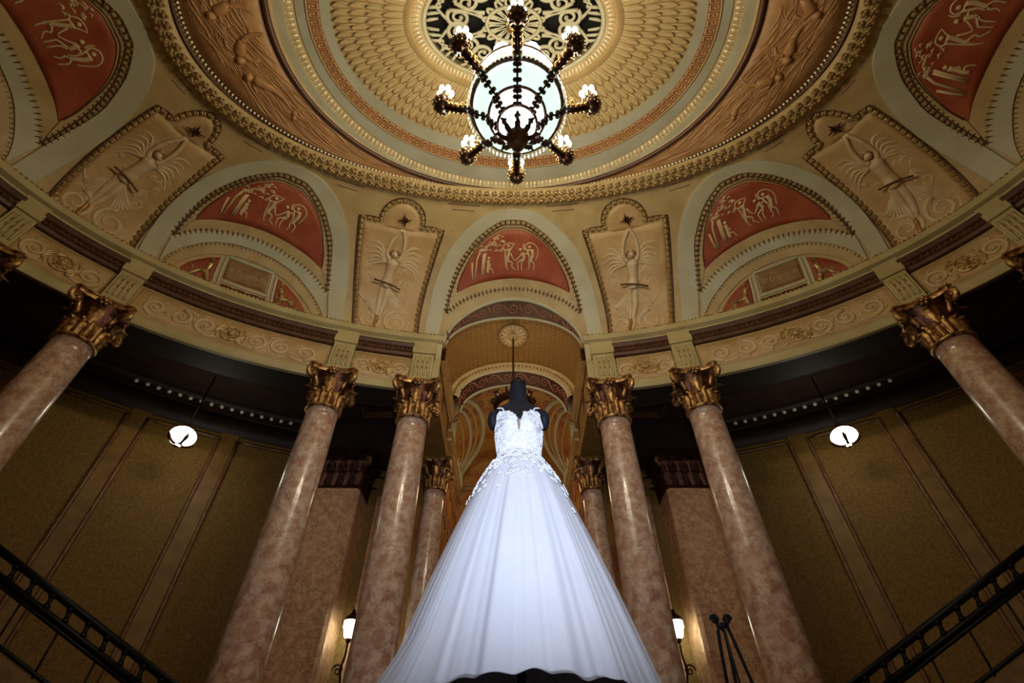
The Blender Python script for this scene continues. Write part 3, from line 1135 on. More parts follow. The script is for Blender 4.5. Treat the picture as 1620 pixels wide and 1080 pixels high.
def frieze(a0, a1, sg, long_):
    root = empty_part('frieze_panel', trim_1, 'rose scrollwork frieze panel ' + ('spanning between the column pairs' if long_ else 'above a pair of columns'))
    A0, A1 = (R(a0) * sg, R(a1) * sg)
    n = 40 if long_ else 16
    mb = MB()
    patch(mb, s_f, [(A0 + (A1 - A0) * i / n, 7.56) for i in range(n + 1)], [(A0 + (A1 - A0) * i / n, 6.86) for i in range(n + 1)], 3, .02, .03)
    mb.build('ground', M['panel'], root)
    mb = MB()
    corners = [(A0, 6.88)] + [(A0 + (A1 - A0) * i / n, 6.88) for i in range(1, n)] + [(A1, 6.88), (A1, 7.54)] + [(A1 + (A0 - A1) * i / n, 7.54) for i in range(1, n)] + [(A0, 7.54), (A0, 6.88)]
    relief(mb, s_f, corners, .022, .8, 5, .02)
    mb.build('fillet', M['tan'], root)
    # hood with dentils
    am = .55 if long_ else .35
    H0, H1 = A0 - sg * R(.25), A1 + sg * R(.25)
    prof = [(.05, 7.57), (-.05, 7.58), (-.07, 7.64), (-.11, 7.66), (-.11, 7.71), (-.17, 7.73), (-.21, 7.79), (-.20, 7.83), (.05, 7.84)]
    mb = MB()
    rows = [[oval(AE + e, BE + e, H0 + (H1 - H0) * i / n, z + CAM_Z) for e, z in prof] for i in range(n + 1)]
    mb.grid(rows)
    kk = len(prof)
    mb.f.append(tuple(range(kk)))
    mb.f.append(tuple(range(n * kk, n * kk + kk))[::-1])
    smooth_by_angle(mb.build('hood', M['brown'], root), 30)
    mb = MB()
    s_d = face(-.13)
    for p, tan, nn, pt in path_on(s_d, [(H0 + (H1 - H0) * i / n, 7.685) for i in range(n + 1)], .10):
        scatter_mesh(mb, ME_TOOTH, frame(p, tan, nn, (.06, .07, .06)))
    mb.build('dentil_row', M['tooth'], root, kind='stuff')
    # scrollwork
    mid = (A0 + A1) / 2
    rate = math.sqrt((AE * math.cos(mid)) ** 2 + (BE * math.sin(mid)) ** 2)
    L = abs(A1 - A0) * rate / 2 * .9
    zc = 7.20
    def q(x, y):
        return (mid + x / rate, zc + y)
    sc = MB()
    ns = max(1, int(round(L / .5)))
    for sd in (-1, 1):
        x = .24
        for k2 in range(ns):
            st = (L - .24) / ns
            cx = x + st * .5
            up = 1 if k2 % 2 == 0 else -1
            pts = [(cx + px * sd * 0 + 0, 0) for px in ()]
            sp = spiral(0, 0, .20, .03, 1.6, -PI / 2 if up > 0 else PI / 2, 26)
            relief(sc, s_f, [q(sd * (cx + (px if up > 0 else px)), py * up * (1 if up > 0 else -1) * .95) for px, py in sp], (.042, .02), .9, 6, .02)
            relief(sc, s_f, cat2([q(sd * (x - .04), -.18 * up), q(sd * (cx - .1), -.22 * up), q(sd * (cx + .02), -.2 * up)], 4), (.03, .025), .8, 5, .02)
            for j in range(5):
                a = 1.2 * j + k2
                relief(sc, s_f, cat2([q(sd * (cx + .2 * math.cos(a)), .2 * math.sin(a)), q(sd * (cx + .25 * math.cos(a + .3)), .25 * math.sin(a + .3)), q(sd * (cx + .24 * math.cos(a + .6)), .27 * math.sin(a + .6))], 3), (.026, .006), .8, 5, .02)
            blob(sc, s_f, *q(sd * cx, 0), .05, .05, .045, 0, .02)
            x += st
    sc.build('scrollwork', M['relief'], root)
    ro = MB()
    blob(ro, s_f, *q(0, 0), .07, .07, .07, 0, .03, 10, 5)
    for j in range(8):
        blob(ro, s_f, *q(.105 * math.cos(j * PI / 4), .105 * math.sin(j * PI / 4)), .03, .03, .04, 0, .02)
    relief(ro, s_f, [q(.17 * math.cos(2 * PI * i / 24), .17 * math.sin(2 * PI * i / 24)) for i in range(25)], .024, 1, 6, .03)
    for j in range(3):
        relief(ro, s_f, cat2([q(-.15 + .02 * j, .2 - .05 * j), q(-.27, .05 - .04 * j), q(-.2, -.2 + .02 * j)], 4), (.03, .012), .9, 5, .03)
        relief(ro, s_f, cat2([q(.15 - .02 * j, -.2 + .05 * j), q(.27, -.05 + .04 * j), q(.2, .2 - .02 * j)], 4), (.03, .012), .9, 5, .03)
    ro.build('rosette', M['rosette'], root)


for sg in (-1, 1):
    for i, (a0, a1) in enumerate(FRIEZE):
        frieze(a0, a1, sg, i in (1, 3))
    for a in COLS:           # fluted block over each column
        root = empty_part('fluted_block', trim_1, 'projecting fluted block above a column')
        s_bk = face(-.10)
        w = R(1.45 if a < 40 else 1.55)
        c = R(a) * sg
        mb = MB()
        patch(mb, s_bk, [(c - w + 2 * w * i / 8, 7.58) for i in range(9)], [(c - w + 2 * w * i / 8, 6.84) for i in range(9)], 2, .03, .16)
        smooth_by_angle(mb.build('block_face', M['ent'], root), 30)
        mb = MB()
        patch(mb, s_bk, [(c - w * 1.12 + 2.24 * w * i / 8, 7.92) for i in range(9)], [(c - w * 1.12 + 2.24 * w * i / 8, 7.58) for i in range(9)], 2, .08, .2)
        smooth_by_angle(mb.build('block_cap', M['ent'], root), 30)
        for k in range(4):
            mb = MB()
            x = c + w * (-.66 + .44 * k)
            relief(mb, s_bk, [(x, 6.95 + .54 * i / 4) for i in range(5)], .028, .9, 6, .035)
            mb.build('flute', M['ent'], root)
        mb = MB()
        for k in range(3):
            x = c + w * (-.44 + .44 * k)
            for z in (7.2, 7.36):
                blob(mb, s_bk, x, z, .016, .04, .012, 0, .03)
        mb.build('slot', M['brown_field'], root)
# bright rope row on top of the cornice
mb = MB()
s_r = face(-.18)
for p, tan, nn, pt in path_on(s_r, [(th, 8.16) for th in ths_e], .085):
    if in_view(p):
        mb.ball(p, (.035, .035, .03), 5, 4)
mb.build('cornice_bead_row', M['goldleaf'], trim_1, kind='stuff')

# ------------------------------------------------------------------ columns
H_COL = 6.6 + CAM_Z


def acanthus(mb, base_r, z0, h, w, curl, ang, tip=1.0):
    """leaf rising from (base_r, z0), bending outwards"""
    rows = []
    n = 7
    for i in range(n + 1):
        f = i / n
        z = z0 + h * math.sin(min(1, f * 1.1) * PI / 2 * .98) - (h * .22 * max(0, f - .72) / .28 if f > .72 else 0)
        r_ = base_r + curl * f ** 2.6
        ww = w * (.75 + .5 * math.sin(PI * f)) * (1 - .75 * max(0, f - .6) / .4) * (1 + .12 * math.sin(f * 22))
        row = []
        for x, d in ((-1, -.025), (-.5, .0), (0, .03), (.5, .0), (1, -.025)):
            X, Y = r_ + d * (1 + f), x * ww / 2
            row.append((X * math.cos(ang) - Y * math.sin(ang), X * math.sin(ang) + Y * math.cos(ang), z))
        rows.append(row)
    k = len(mb.v)
    mb.grid(rows)
    inner = [[(p[0] * .94, p[1] * .94, p[2]) for p in r_] for r_ in rows]
    mb.grid([r_[::-1] for r_ in inner])


def capital(parent, r_, z0, H, square=None):
    """gilded Corinthian capital between z0 and z0 + H on a shaft of radius r_"""
    root = empty_part('capital', parent, 'dark red and gold Corinthian capital')
    sc = r_ / .29
    mb = MB()
    mb.lathe([(r_ * 1.0, z0 - .02), (r_ * 1.16, z0), (r_ * 1.18, z0 + .03), (r_ * 1.02, z0 + .06)], 28)
    mb.build('astragal', M['capgold'], root)
    mb = MB()
    mb.lathe([(r_ * .98, z0 + .04), (r_ * 1.0, z0 + .35 * H), (r_ * 1.08, z0 + .6 * H), (r_ * 1.3, z0 + .86 * H), (r_ * 1.38, z0 + .9 * H)], 28)
    mb.build('bell', M['capdark'], root)
    n = 14
    for i in range(n):
        a = 2 * PI * (i + .5) / n
        mb = MB()
        acanthus(mb, r_ * 1.05, z0 + .05, .40 * H, .125 * sc, .05 * sc, a)
        mb.build('collar_leaf', M['capgold'], root)
    for i in range(8):
        a = 2 * PI * i / 8
        mb = MB()
        acanthus(mb, r_ * 1.04, z0 + .36 * H, .40 * H, .20 * sc, .20 * sc, a)
        mb.build('acanthus_leaf', M['capdark'] if i % 2 else M['capgold'], root)
    for i in range(4):
        a = PI / 4 + PI / 2 * i
        mb = MB()
        ax = Vector((math.cos(a), math.sin(a), 0))
        pts, rad = [], []
        for k in range(6):
            f = k / 5
            pts.append(ax * (r_ * 1.12 + .16 * sc * f ** 1.5) + Vector((0, 0, z0 + H * (.5 + .34 * f))))
            rad.append(.03 * sc)
        c = ax * (r_ * 1.12 + .20 * sc) + Vector((0, 0, z0 + H * .76))
        for k in range(16):
            f = k / 15
            an = PI * .62 - f * 1.35 * 2 * PI
            q = .115 * sc * (1 - .8 * f)
            pts.append(c + ax * q * math.cos(an) + Vector((0, 0, q * math.sin(an))))
            rad.append(.036 * sc)
        side = Vector((-math.sin(a), math.cos(a), 0))
        mb.tube(pts, [x * 1.7 for x in rad], 6, up=side, flat=.8)
        mb.build('volute', M['capgold'], root)
    mb = MB()
    W = r_ * 1.62
    out = []
    for i in range(4):
        a = PI / 4 + PI / 2 * i
        c0 = Vector((math.cos(a), math.sin(a), 0)) * W * 1.28
        a2 = a + PI / 2
        c1 = Vector((math.cos(a2), math.sin(a2), 0)) * W * 1.28
        t = Vector((-math.sin(a), math.cos(a), 0)) * .05 * sc
        s_ = [c0 + t]
        for k in range(1, 6):
            f = k / 6
            p = c0.lerp(c1, f)
            p *= 1 - .13 * math.sin(PI * f)
            s_.append(p)
        s_.append(c1 - Vector((-math.sin(a2), math.cos(a2), 0)) * .05 * sc)
        out += s_
    lay = [(.96, .87), (1.0, .92), (.97, .95), (1.03, .97), (1.03, 1.0)]
    rows = [[(p.x * k, p.y * k, z0 + H * z) for p in out] for k, z in lay]
    mb.grid(rows, closed_u=True)
    m_ = len(out)
    mb.f.append(tuple(range(m_))[::-1])
    mb.f.append(tuple((len(lay) - 1) * m_ + j for j in range(m_)))
    smooth_by_angle(mb.build('abacus', M['capgold'], root), 35)
    for i in range(4):
        a = PI / 2 * i
        mb = MB()
        c = Vector((math.cos(a), math.sin(a), 0)) * W * .86 + Vector((0, 0, z0 + H * .9))
        mb.ball(c, .05 * sc, 8, 6)
        for k in range(6):
            b_ = 2 * PI * k / 6
            mb.ball(c + Vector((-math.sin(a) * math.cos(b_), math.cos(a) * math.cos(b_), math.sin(b_))) * .07 * sc, .034 * sc, 6, 4)
        mb.build('flower', M['capgold'], root)
    return root


def make_column(rt, rb, H, Hc, name, label, group):
    t = thing(name, label, 'column', group=group)
    t['kind'] = 'thing'
    mb = MB()
    mb.box((0, 0, .1), (rb * 3.1, rb * 3.1, .2))
    mb.build('plinth', M['pier'], t, smooth=False)
    mb = MB()
    mb.lathe([(rb * 1.3, .2), (rb * 1.48, .26), (rb * 1.48, .33), (rb * 1.25, .37), (rb * 1.18, .42), (rb * 1.3, .47), (rb * 1.28, .52), (rb * 1.06, .55)], 36)
    mb.build('base_mouldings', M['cream'], t)
    prof = []
    zt = H - Hc
    for i in range(25):
        f = i / 24
        prof.append((rb + (rt - rb) * f + .012 * math.sin(PI * f), .53 + (zt - .53) * f))
    prof.append((rt * 1.08, zt - .01)); prof.append((rt * 1.08, zt + .01))
    mb = MB()
    mb.lathe(prof, 48)
    mb.build('shaft', M['marble'], t)
    capital(t, rt, zt, Hc)
    return t


proto = make_column(.285, .335, H_COL, .87, 'marble_column', '', None)
first = True
SIDE = {1: ', on the easel side', -1: ', away from the easel'}
LAB = {12.6: ('rose marble column flanking the arched passage, gilded capital', 'columns flanking the arched passage'),
       23.6: ('rose marble column paired outside the one flanking the passage', 'outer columns of the pairs beside the passage'),
       52.9: ('rose marble column beyond the olive wall panels and globe lamp', 'columns at the far side of the stair bay'),
       67.6: ('rose marble column whose capital ends the side column pair', 'last columns of the side pairs')}
for a in COLS:
    for sg in (-1, 1):
        o = proto if first else copy_tree(proto)
        first = False
        p = oval(AE - .10, BE - .10, R(a) * sg, 0)
        o.location = p
        nrm = Vector((math.sin(R(a) * sg) * BE, math.cos(R(a) * sg) * AE, 0))
        o.rotation_euler = (0, 0, math.atan2(nrm.y, nrm.x))
        o['label'], o['group'] = LAB[a][0] + SIDE[sg], LAB[a][1]

# inner pair of thinner columns at the far end of the vault
proto2 = make_column(.235, .27, H_COL, .80, 'marble_column', 'slimmer rose marble column deep in the passage, away from the easel', 'slim columns inside the passage')
proto2.location = (X0 - 1.86, 10.85, 0)
o = copy_tree(proto2)
o.location = (X0 + 1.86, 10.85, 0)
o['label'] = "slimmer rose marble column deep in the passage, on the easel side"

# ------------------------------------------------------------------ passage: vault, beams, inner bay
def vsec(ph, hw, rise, y, z0=ZC):
    return Vector((X0 + hw * math.cos(ph), y, z0 + rise * math.sin(ph)))


NV = 40
vt = MB()
rows = []
for i in range(NV + 1):
    ph = PI * i / NV
    th = math.asin(max(-1, min(1, VAULT_HW * math.cos(ph) / (AC if i in (0, NV) else AC))))
    # find where this generator meets the cove
    lo, hi = 5.0, 9.0
    x, z = VAULT_HW * math.cos(ph), ZC + VAULT_RISE * math.sin(ph)
    t = math.asin(max(0, min(1, (z - ZC) / (ZG - ZC)))) / (PI / 2)
    c = math.cos(t * PI / 2)
    A, B = AG + (AC - AG) * c, BG + (BC - BG) * c
    ys = Y0 + B * math.sqrt(max(0, 1 - (x / A) ** 2))
    rows.append((ph, ys))
g = [[vsec(ph, VAULT_HW, VAULT_RISE, ys + (8.40 - ys) * k / 5) for k in range(6)] for ph, ys in rows]
vt.grid(g)
vault = struct(vt.build('ceiling_vault', M['maroon'], None))
vault.name = 'trim_2'
s_v = Surf(lambda ph, y: vsec(ph, VAULT_HW, VAULT_RISE, y), 1e-3, 1e-3, inward=Vector((X0, 9, 6)))
sc = MB()
for k in range(13):
    ph = PI * (k + .5) / 13
    ys = min(rows, key=lambda r_: abs(r_[0] - ph))[1]
    ym, dy = (ys + 8.40) / 2, (8.40 - ys) / 2
    if dy < .06:
        continue
    sp = spiral(0, 0, 1, .15, 1.5, (k % 2) * PI, 20)
    relief(sc, s_v, [(ph + .085 * a, ym + dy * .62 * b) for a, b in sp], (.022, .012), .7, 5)
    relief(sc, s_v, [(ph + .085, ym + dy * .5), (ph + .12, ym), (ph + .15, ym - dy * .5)], [.02, .03, .01], .7, 5)
sc.build('scrollwork', M['maroonfig'], vault)
mb = MB()
mb.tube([vsec(r_[0], VAULT_HW + .01, VAULT_RISE, r_[1] - .0) for r_ in rows], .045, 6)
mb.tube([vsec(r_[0], VAULT_HW, VAULT_RISE, 8.42) for r_ in rows], .04, 6)
mb.build('arch_edge', M['cream'], vault)
# mosaic barrel
mb = MB()
mb.grid([[vsec(PI * i / NV, VAULT_HW + .03, VAULT_RISE + .03, 8.40 + (10.3 - 8.4) * k / 10) for k in range(11)] for i in range(NV + 1)])
vault2 = mb.build('ceiling_vault', M['vault'], None)
struct(vault2)
vault2.name = 'ceiling.001'
rib = MB()
s_v2 = Surf(lambda ph, y: vsec(ph, VAULT_HW + .03, VAULT_RISE + .03, y), 1e-3, 1e-3, inward=Vector((X0, 9, 6)))
for i in range(1, 36):
    relief(rib, s_v2, [(PI * i / 36, 8.45), (PI * i / 36, 9.4), (PI * i / 36, 10.05)], .008, .7, 4)
for k in range(14):
    relief(rib, s_v2, [(PI * i / NV, 8.5 + k * .115) for i in range(NV + 1)], .008, .7, 4)
rib.build('mosaic_joint', M['brown_field'], vault2, kind='stuff')
# second arch with maroon scroll soffit
mb = MB()
mb.grid([[vsec(PI * i / NV, VAULT_HW + .03, VAULT_RISE + .03, 10.1) for i in range(NV + 1)],
         [vsec(PI * i / NV, 1.46, .96, 10.22) for i in range(NV + 1)], [vsec(PI * i / NV, 1.44, .94, 10.24) for i in range(NV + 1)]])
smooth_by_angle(mb.build('arch_face', M['tan'], vault2), 30)
bd = MB()
for i in range(46):
    ph = PI * (i + .5) / 46
    bd.ball(vsec(ph, 1.53, 1.0, 10.14), .03, 5, 4)
bd.build('arch_bead_row', M['goldleaf'], vault2, kind='stuff')
mb = MB()
mb.grid([[vsec(PI * i / NV, 1.44, .94, 10.24 + .65 * k / 4) for k in range(5)] for i in range(NV + 1)])
soff = mb.build('maroon_soffit', M['maroon'], vault2)
s_v3 = Surf(lambda ph, y: vsec(ph, 1.44, .94, y), 1e-3, 1e-3, inward=Vector((X0, 9, 6)))
sc = MB()
for k in range(12):
    ph = PI * (k + .5) / 12
    relief(sc, s_v3, [(ph + .10 * a, 10.56 + .2 * b) for a, b in spiral(0, 0, 1, .15, 1.5, (k % 2) * PI, 20)], (.022, .012), .7, 5)
    relief(sc, s_v3, [(ph + .1, 10.68), (ph + .13, 10.56), (ph + .17, 10.4)], [.02, .03, .01], .7, 5)
sc.build('scrollwork', M['maroonfig'], soff)
mb = MB()
for y, w in ((10.26, .035), (10.90, .045)):
    mb.tube([vsec(PI * i / NV, 1.44, .94, y) for i in range(NV + 1)], w, 6)
mb.build('arch_edge', M['cream'], vault2)
# vault rosette above the hanging lantern
ro = empty_part('vault_rosette', vault2, 'pale plaster rosette where the lantern rod hangs')
zr = ZC + VAULT_RISE - .0
for i in range(16):
    a = 2 * PI * i / 16
    mb = MB()
    mb.ball((X0 + .23 * math.cos(a), 9.05 + .26 * math.sin(a), zr - .03 - .02), (.13, .045, .035), 7, 5, Matrix.Rotation(a, 3, 'Z'))
    mb.build('petal', M['relief'], ro)
mb = MB()
mb.lathe([(.36, 0), (.40, -.02), (.36, -.05), (.12, -.05), (.10, -.09), (.03, -.12)], 24, (X0, 9.05, zr + .0))
mb.build('plate', M['tan'], ro)
# beams carrying the vault
beam_parts = []
for sg in (-1, 1):
    b = MB()
    prof = [(1.62, 8.2), (1.56, 8.18), (1.56, 8.08), (1.64, 8.02), (1.66, 7.9), (1.72, 7.86), (1.72, 7.1), (1.66, 7.06), (1.62, 6.88), (1.62, 6.6), (2.3, 6.6), (2.3, 8.2), (1.62, 8.2)]
    y0_ = 8.28
    rows = [[(X0 + sg * x, y, z + CAM_Z) for x, z in prof] for y in (y0_ if True else 0, 9.5, 10.9)]
    b.grid(rows)
    b.f.append(tuple(range(len(prof) - 1))); b.f.append(tuple(range(2 * len(prof), 3 * len(prof) - 1))[::-1])
    bo = struct(smooth_by_angle(b.build('trim_%d' % (3 if sg < 0 else 4), M['beam'], None), 30))
    mb = MB()
    for z0_, z1_ in ((7.14, 7.82),):
        for y0p, y1p in ((8.5, 9.55), (9.7, 10.7)):
            for z in (z0_, z1_):
                mb.box((X0 + sg * 1.715, (y0p + y1p) / 2, z + CAM_Z), (.05, y1p - y0p, .05))
            for y in (y0p, y1p):
                mb.box((X0 + sg * 1.715, y, (z0_ + z1_) / 2 + CAM_Z), (.05, .05, z1_ - z0_ + .05))
    mb.build('panel_moulding', M['brown'], bo)
    mb = MB()          # corner bracket
    mb.box((X0 + sg * 1.58, 8.22, 7.78 + CAM_Z), (.10, .12, .22))
    mb.ball((X0 + sg * 1.57, 8.14, 7.86 + CAM_Z), (.07, .07, .06), 8, 6)
    mb.ball((X0 + sg * 1.57, 8.15, 7.70 + CAM_Z), (.05, .05, .05), 8, 6)
    mb.build('corner_bracket', M['capdark'], bo)

# inner bay: groined vault with painted scrolls
Y1, Y2 = 10.9, 14.9
HW3, RISE3 = 1.75, 1.1
mb = MB()
rows = []
for i in range(33):
    ph = PI * i / 32
    row = []
    for k in range(25):
        y = Y1 + (Y2 - Y1) * k / 24
        zb = ZC + RISE3 * math.sin(ph)
        row.append((X0 + HW3 * math.cos(ph), y, zb))
    rows.append(row)
mb.grid(rows)
vault3 = struct(mb.build('ceiling.002', M['vault2'], None))
s_w = lambda sg: Surf(lambda y, z: Vector((X0 + sg * HW3, y, z)), 1e-3, 1e-3, inward=Vector((X0, 12.5, 6)))
for sg in (-1, 1):
    w = MB()
    w.box((X0 + sg * (HW3 + .12), (11.3 + Y2) / 2, (ZC + 1.3) / 2), (.2, Y2 - 11.3, ZC + 1.3))
    wo = struct(w.build('wall_passage_%s' % ('left' if sg < 0 else 'right'), M['vault2'], None, smooth=False))
    ss = s_w(sg)
    mb = MB()
    cy = (Y1 + Y2) / 2
    for r_, w_, m_ in ((1.0, .13, 'cream'), (.78, .08, 'tan'), (.55, .05, 'tan')):
        mb.tube([(X0 + sg * (HW3 - .02), cy + .2 + 1.4 * r_ * math.cos(PI * i / 24), ZC - .25 + 1.3 * r_ * math.sin(PI * i / 24)) for i in range(25)], w_, 6)
    mb.build('lunette_arch', M['cream'], wo)
    mb = MB()
    for z in (7.9 + CAM_Z, 7.6 + CAM_Z):
        mb.box((X0 + sg * (HW3 - .02), (11.3 + Y2) / 2, z), (.16, Y2 - 11.3, .09))
    mb.build('string_course', M['tan'], wo, smooth=False)
    sc = MB()
    for k in range(6):
        relief(sc, ss, [(11.3 + .62 * k + .24 * a, 7.1 + CAM_Z + .3 * b) for a, b in spiral(0, 0, 1, .12, 1.7, k * 1.2, 24)], (.045, .02), .25, 5)
        relief(sc, ss, [(11.3 + .62 * k + .24 * a, 6.0 + CAM_Z + .3 * b) for a, b in spiral(0, 0, 1, .12, 1.7, 1 + k * 1.2, 24)], (.045, .02), .25, 5)
        relief(sc, ss, [(11.3 + .62 * k + .2 * a, 4.6 + CAM_Z + .3 * b) for a, b in spiral(0, 0, 1, .12, 1.7, 1 + k * 1.2, 24)], (.045, .02), .25, 5)
    sc.build('scrollwork', M['maroonfig'], wo)
sc = MB()
s_v4 = Surf(lambda ph, y: vsec(ph, HW3 - .02, RISE3 - .02, y), 1e-3, 1e-3, inward=Vector((X0, 12, 6)))
for k in range(9):
    for j, y in enumerate((11.2, 11.75)):
        ph = PI * (k + 1) / 10
        relief(sc, s_v4, [(ph + .11 * a, y + .2 * b) for a, b in spiral(0, 0, 1, .12, 1.7, k + j, 22)], (.035, .016), .6, 5)
sc.build('vault_scrolls', M['maroonfig'], vault3)
for sg in (-1, 1):      # groin bands where the side lunettes cut the vault
    for d0, r_, m_ in ((.0, .085, 'cream'), (.16, .045, 'tan'), (.30, .06, 'cream'), (.46, .035, 'tan')):
        mb = MB()
        pts, nrm = [], []
        for i in range(29):
            w_ = -1 + 2 * i / 28
            x = sg * (HW3 - .02 - (.80 - d0 * 1.3) * math.sqrt(max(0, 1 - w_ * w_)))
            y = (Y1 + Y2) / 2 - .1 + (1.75 - d0) * w_
            z = ZC + RISE3 * math.sqrt(max(0, 1 - (x / HW3) ** 2))
            pts.append((X0 + x, y, z))
        mb.tube(pts, r_, 6)
        mb.build('groin_band', M[m_], vault3)
w = MB()
w.box((X0, Y2 + .1, 5.0), (4.0, .2, 10.2))
wb = struct(w.build('wall_passage_back', M['vault2'], None, smooth=False))
mb = MB()
for r_, w_ in ((1.0, .10), (.84, .05)):
    mb.tube([(X0 + 1.6 * r_ * math.cos(PI * i / 28), Y2 - .02, 5.2 + 2.4 * r_ * math.sin(PI * i / 28)) for i in range(29)], w_, 6)
mb.tube([(X0 - 1.7, Y2 - .02, 8.5), (X0 + 1.7, Y2 - .02, 8.5)], .08, 6)
mb.build('arch_moulding', M['tan'], wb)
sc = MB()
s_e = Surf(lambda x, z: Vector((X0 + x, Y2 - .01, z)), 1e-3, 1e-3, inward=Vector((X0, 12, 6)))
for k in range(5):
    for z in (7.95, 6.6):
        relief(sc, s_e, [(-1.2 + .6 * k + .24 * a, z + .24 * b) for a, b in spiral(0, 0, 1, .12, 1.7, k, 22)], (.04, .016), .6, 5)
sc.build('scrollwork', M['maroonfig'], wb)

# ------------------------------------------------------------------ ambulatory: wall, ceiling, floor
TW0 = math.asin(2.15 / AW)
wl = MB()
N = 200
rows = []
for i in range(N + 1):
    th = TW0 + (2 * PI - 2 * TW0) * i / N
    rows.append([oval(AW, BW, th, 0), oval(AW, BW, th, 7.2 + CAM_Z), oval(AW, BW, th, Z_AMB + .3)])
wl.grid(rows)
wall = struct(wl.build('wall_back', M['wall'], None))
# wooden rails, stiles and mouldings
s_wall = Surf(lambda th, z: oval(AW - .02, BW - .02, th, z + CAM_Z), 1e-3, 1e-3, inward=Vector((X0, Y0, 3)))
STILES = [24.0, 33.4, 43.0, 52.4, 62, 72]
for sg in (-1, 1):
    for a in STILES:
        mb = MB()
        w_ = .95
        patch(mb, s_wall, [(R(sg * (a - w_ + 2 * w_ * i / 4)), 6.88) for i in range(5)], [(R(sg * (a - w_ + 2 * w_ * i / 4)), .2) for i in range(5)], 4, .02, .05)
        smooth_by_angle(mb.build('stile', M['stile'], wall), 30)
    for a0, a1 in zip(STILES, STILES[1:]):
        mb = MB()
        b0, b1 = a0 + .98, a1 - .98
        n = 8
        loop = [(R(sg * (b0 + (b1 - b0) * i / n)), 6.72) for i in range(n + 1)] + [(R(sg * b1), 6.72 - .5 * i) for i in range(1, 11)] + \
               [(R(sg * (b1 + (b0 - b1) * i / n)), 1.2) for i in range(n + 1)] + [(R(sg * b0), 1.72 + .5 * i) for i in range(0, 10)]
        pts = [s_wall.off(u, v, .015) for u, v in loop]
        mb.tube(pts, .045, 6, closed=True)
        mb.build('panel_moulding', M['moulding'], wall)
    mb = MB()
    patch(mb, s_wall, [(R(sg * (22 + 52 * i / 40)), 7.36) for i in range(41)], [(R(sg * (22 + 52 * i / 40)), 6.86) for i in range(41)], 1, .015, .04)
    mb.build('top_rail', M['darkceil'], wall)
am = MB()
rows = [[oval(AE + .9, BE + .9, R(i * 2), Z_AMB) for i in range(180)], [oval(AW + .05, BW + .05, R(i * 2), Z_AMB) for i in range(180)]]
# leave the passage open
idx = [i for i in range(180)]
am2 = MB()
seq = [R(14.0 + (360 - 28.0) * i / 200) for i in range(201)]
am2.grid([[oval(AE + .6, BE + .6, th, Z_AMB) for th in seq], [oval(AW + .05, BW + .05, th, Z_AMB) for th in seq]])
for sg in (-1, 1):
    a, b = oval(AE + .6, BE + .6, R(14) * sg, Z_AMB), oval(AW, BW, R(14) * sg, Z_AMB)
    am2.add([a, b, (X0 + sg * 2.0, b.y + .2, Z_AMB), (X0 + sg * 2.0, a.y, Z_AMB)], [(0, 1, 2, 3)])
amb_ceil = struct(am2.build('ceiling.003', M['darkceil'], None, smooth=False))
for sg in (-1, 1):
    mb = MB()
    for p, tan, nn, pt in path_on(Surf(lambda th, z: oval(AW - .5, BW - .5, th, Z_AMB - .14)), [(R(sg * (27 + 19 * i / 30)), 0) for i in range(31)], .22):
        mb.ball(p, .05, 6, 5)
    mb.build('bead_row', M['beadgold'], amb_ceil, kind='stuff')
    mb = MB()
    s_a = Surf(lambda th, v: oval(AW - 1.9 + v, BW - 1.9 + v, th, Z_AMB))
    for v in (0, 1.4):
        mb.tube([oval(AW - 1.9 + v, BW - 1.9 + v, R(sg * (25 + 28 * i / 30)), Z_AMB - .03) for i in range(31)], .10, 6)
    mb.build('ceiling_moulding', M['darkceil'], amb_ceil)
    mb = MB()      # coffer between column pair and pier
    for k, r_ in ((1.0, .07), (.86, .04)):
        mb.tube([(X0 + sg * 3.0 + .62 * k * x, 9.3 + .62 * k * y, Z_AMB - .03) for x, y in ((-1, -1), (1, -1), (1, 1), (-1, 1))], r_, 5, closed=True)
    mb.build('coffer_moulding', M['brown'], amb_ceil, smooth=False)

fl = MB()
fl.grid([[(-14, -9, 0), (14, -9, 0)], [(-14, 16, 0), (14, 16, 0)]])
floor = struct(fl.build('floor', M['floor'], None, smooth=False))

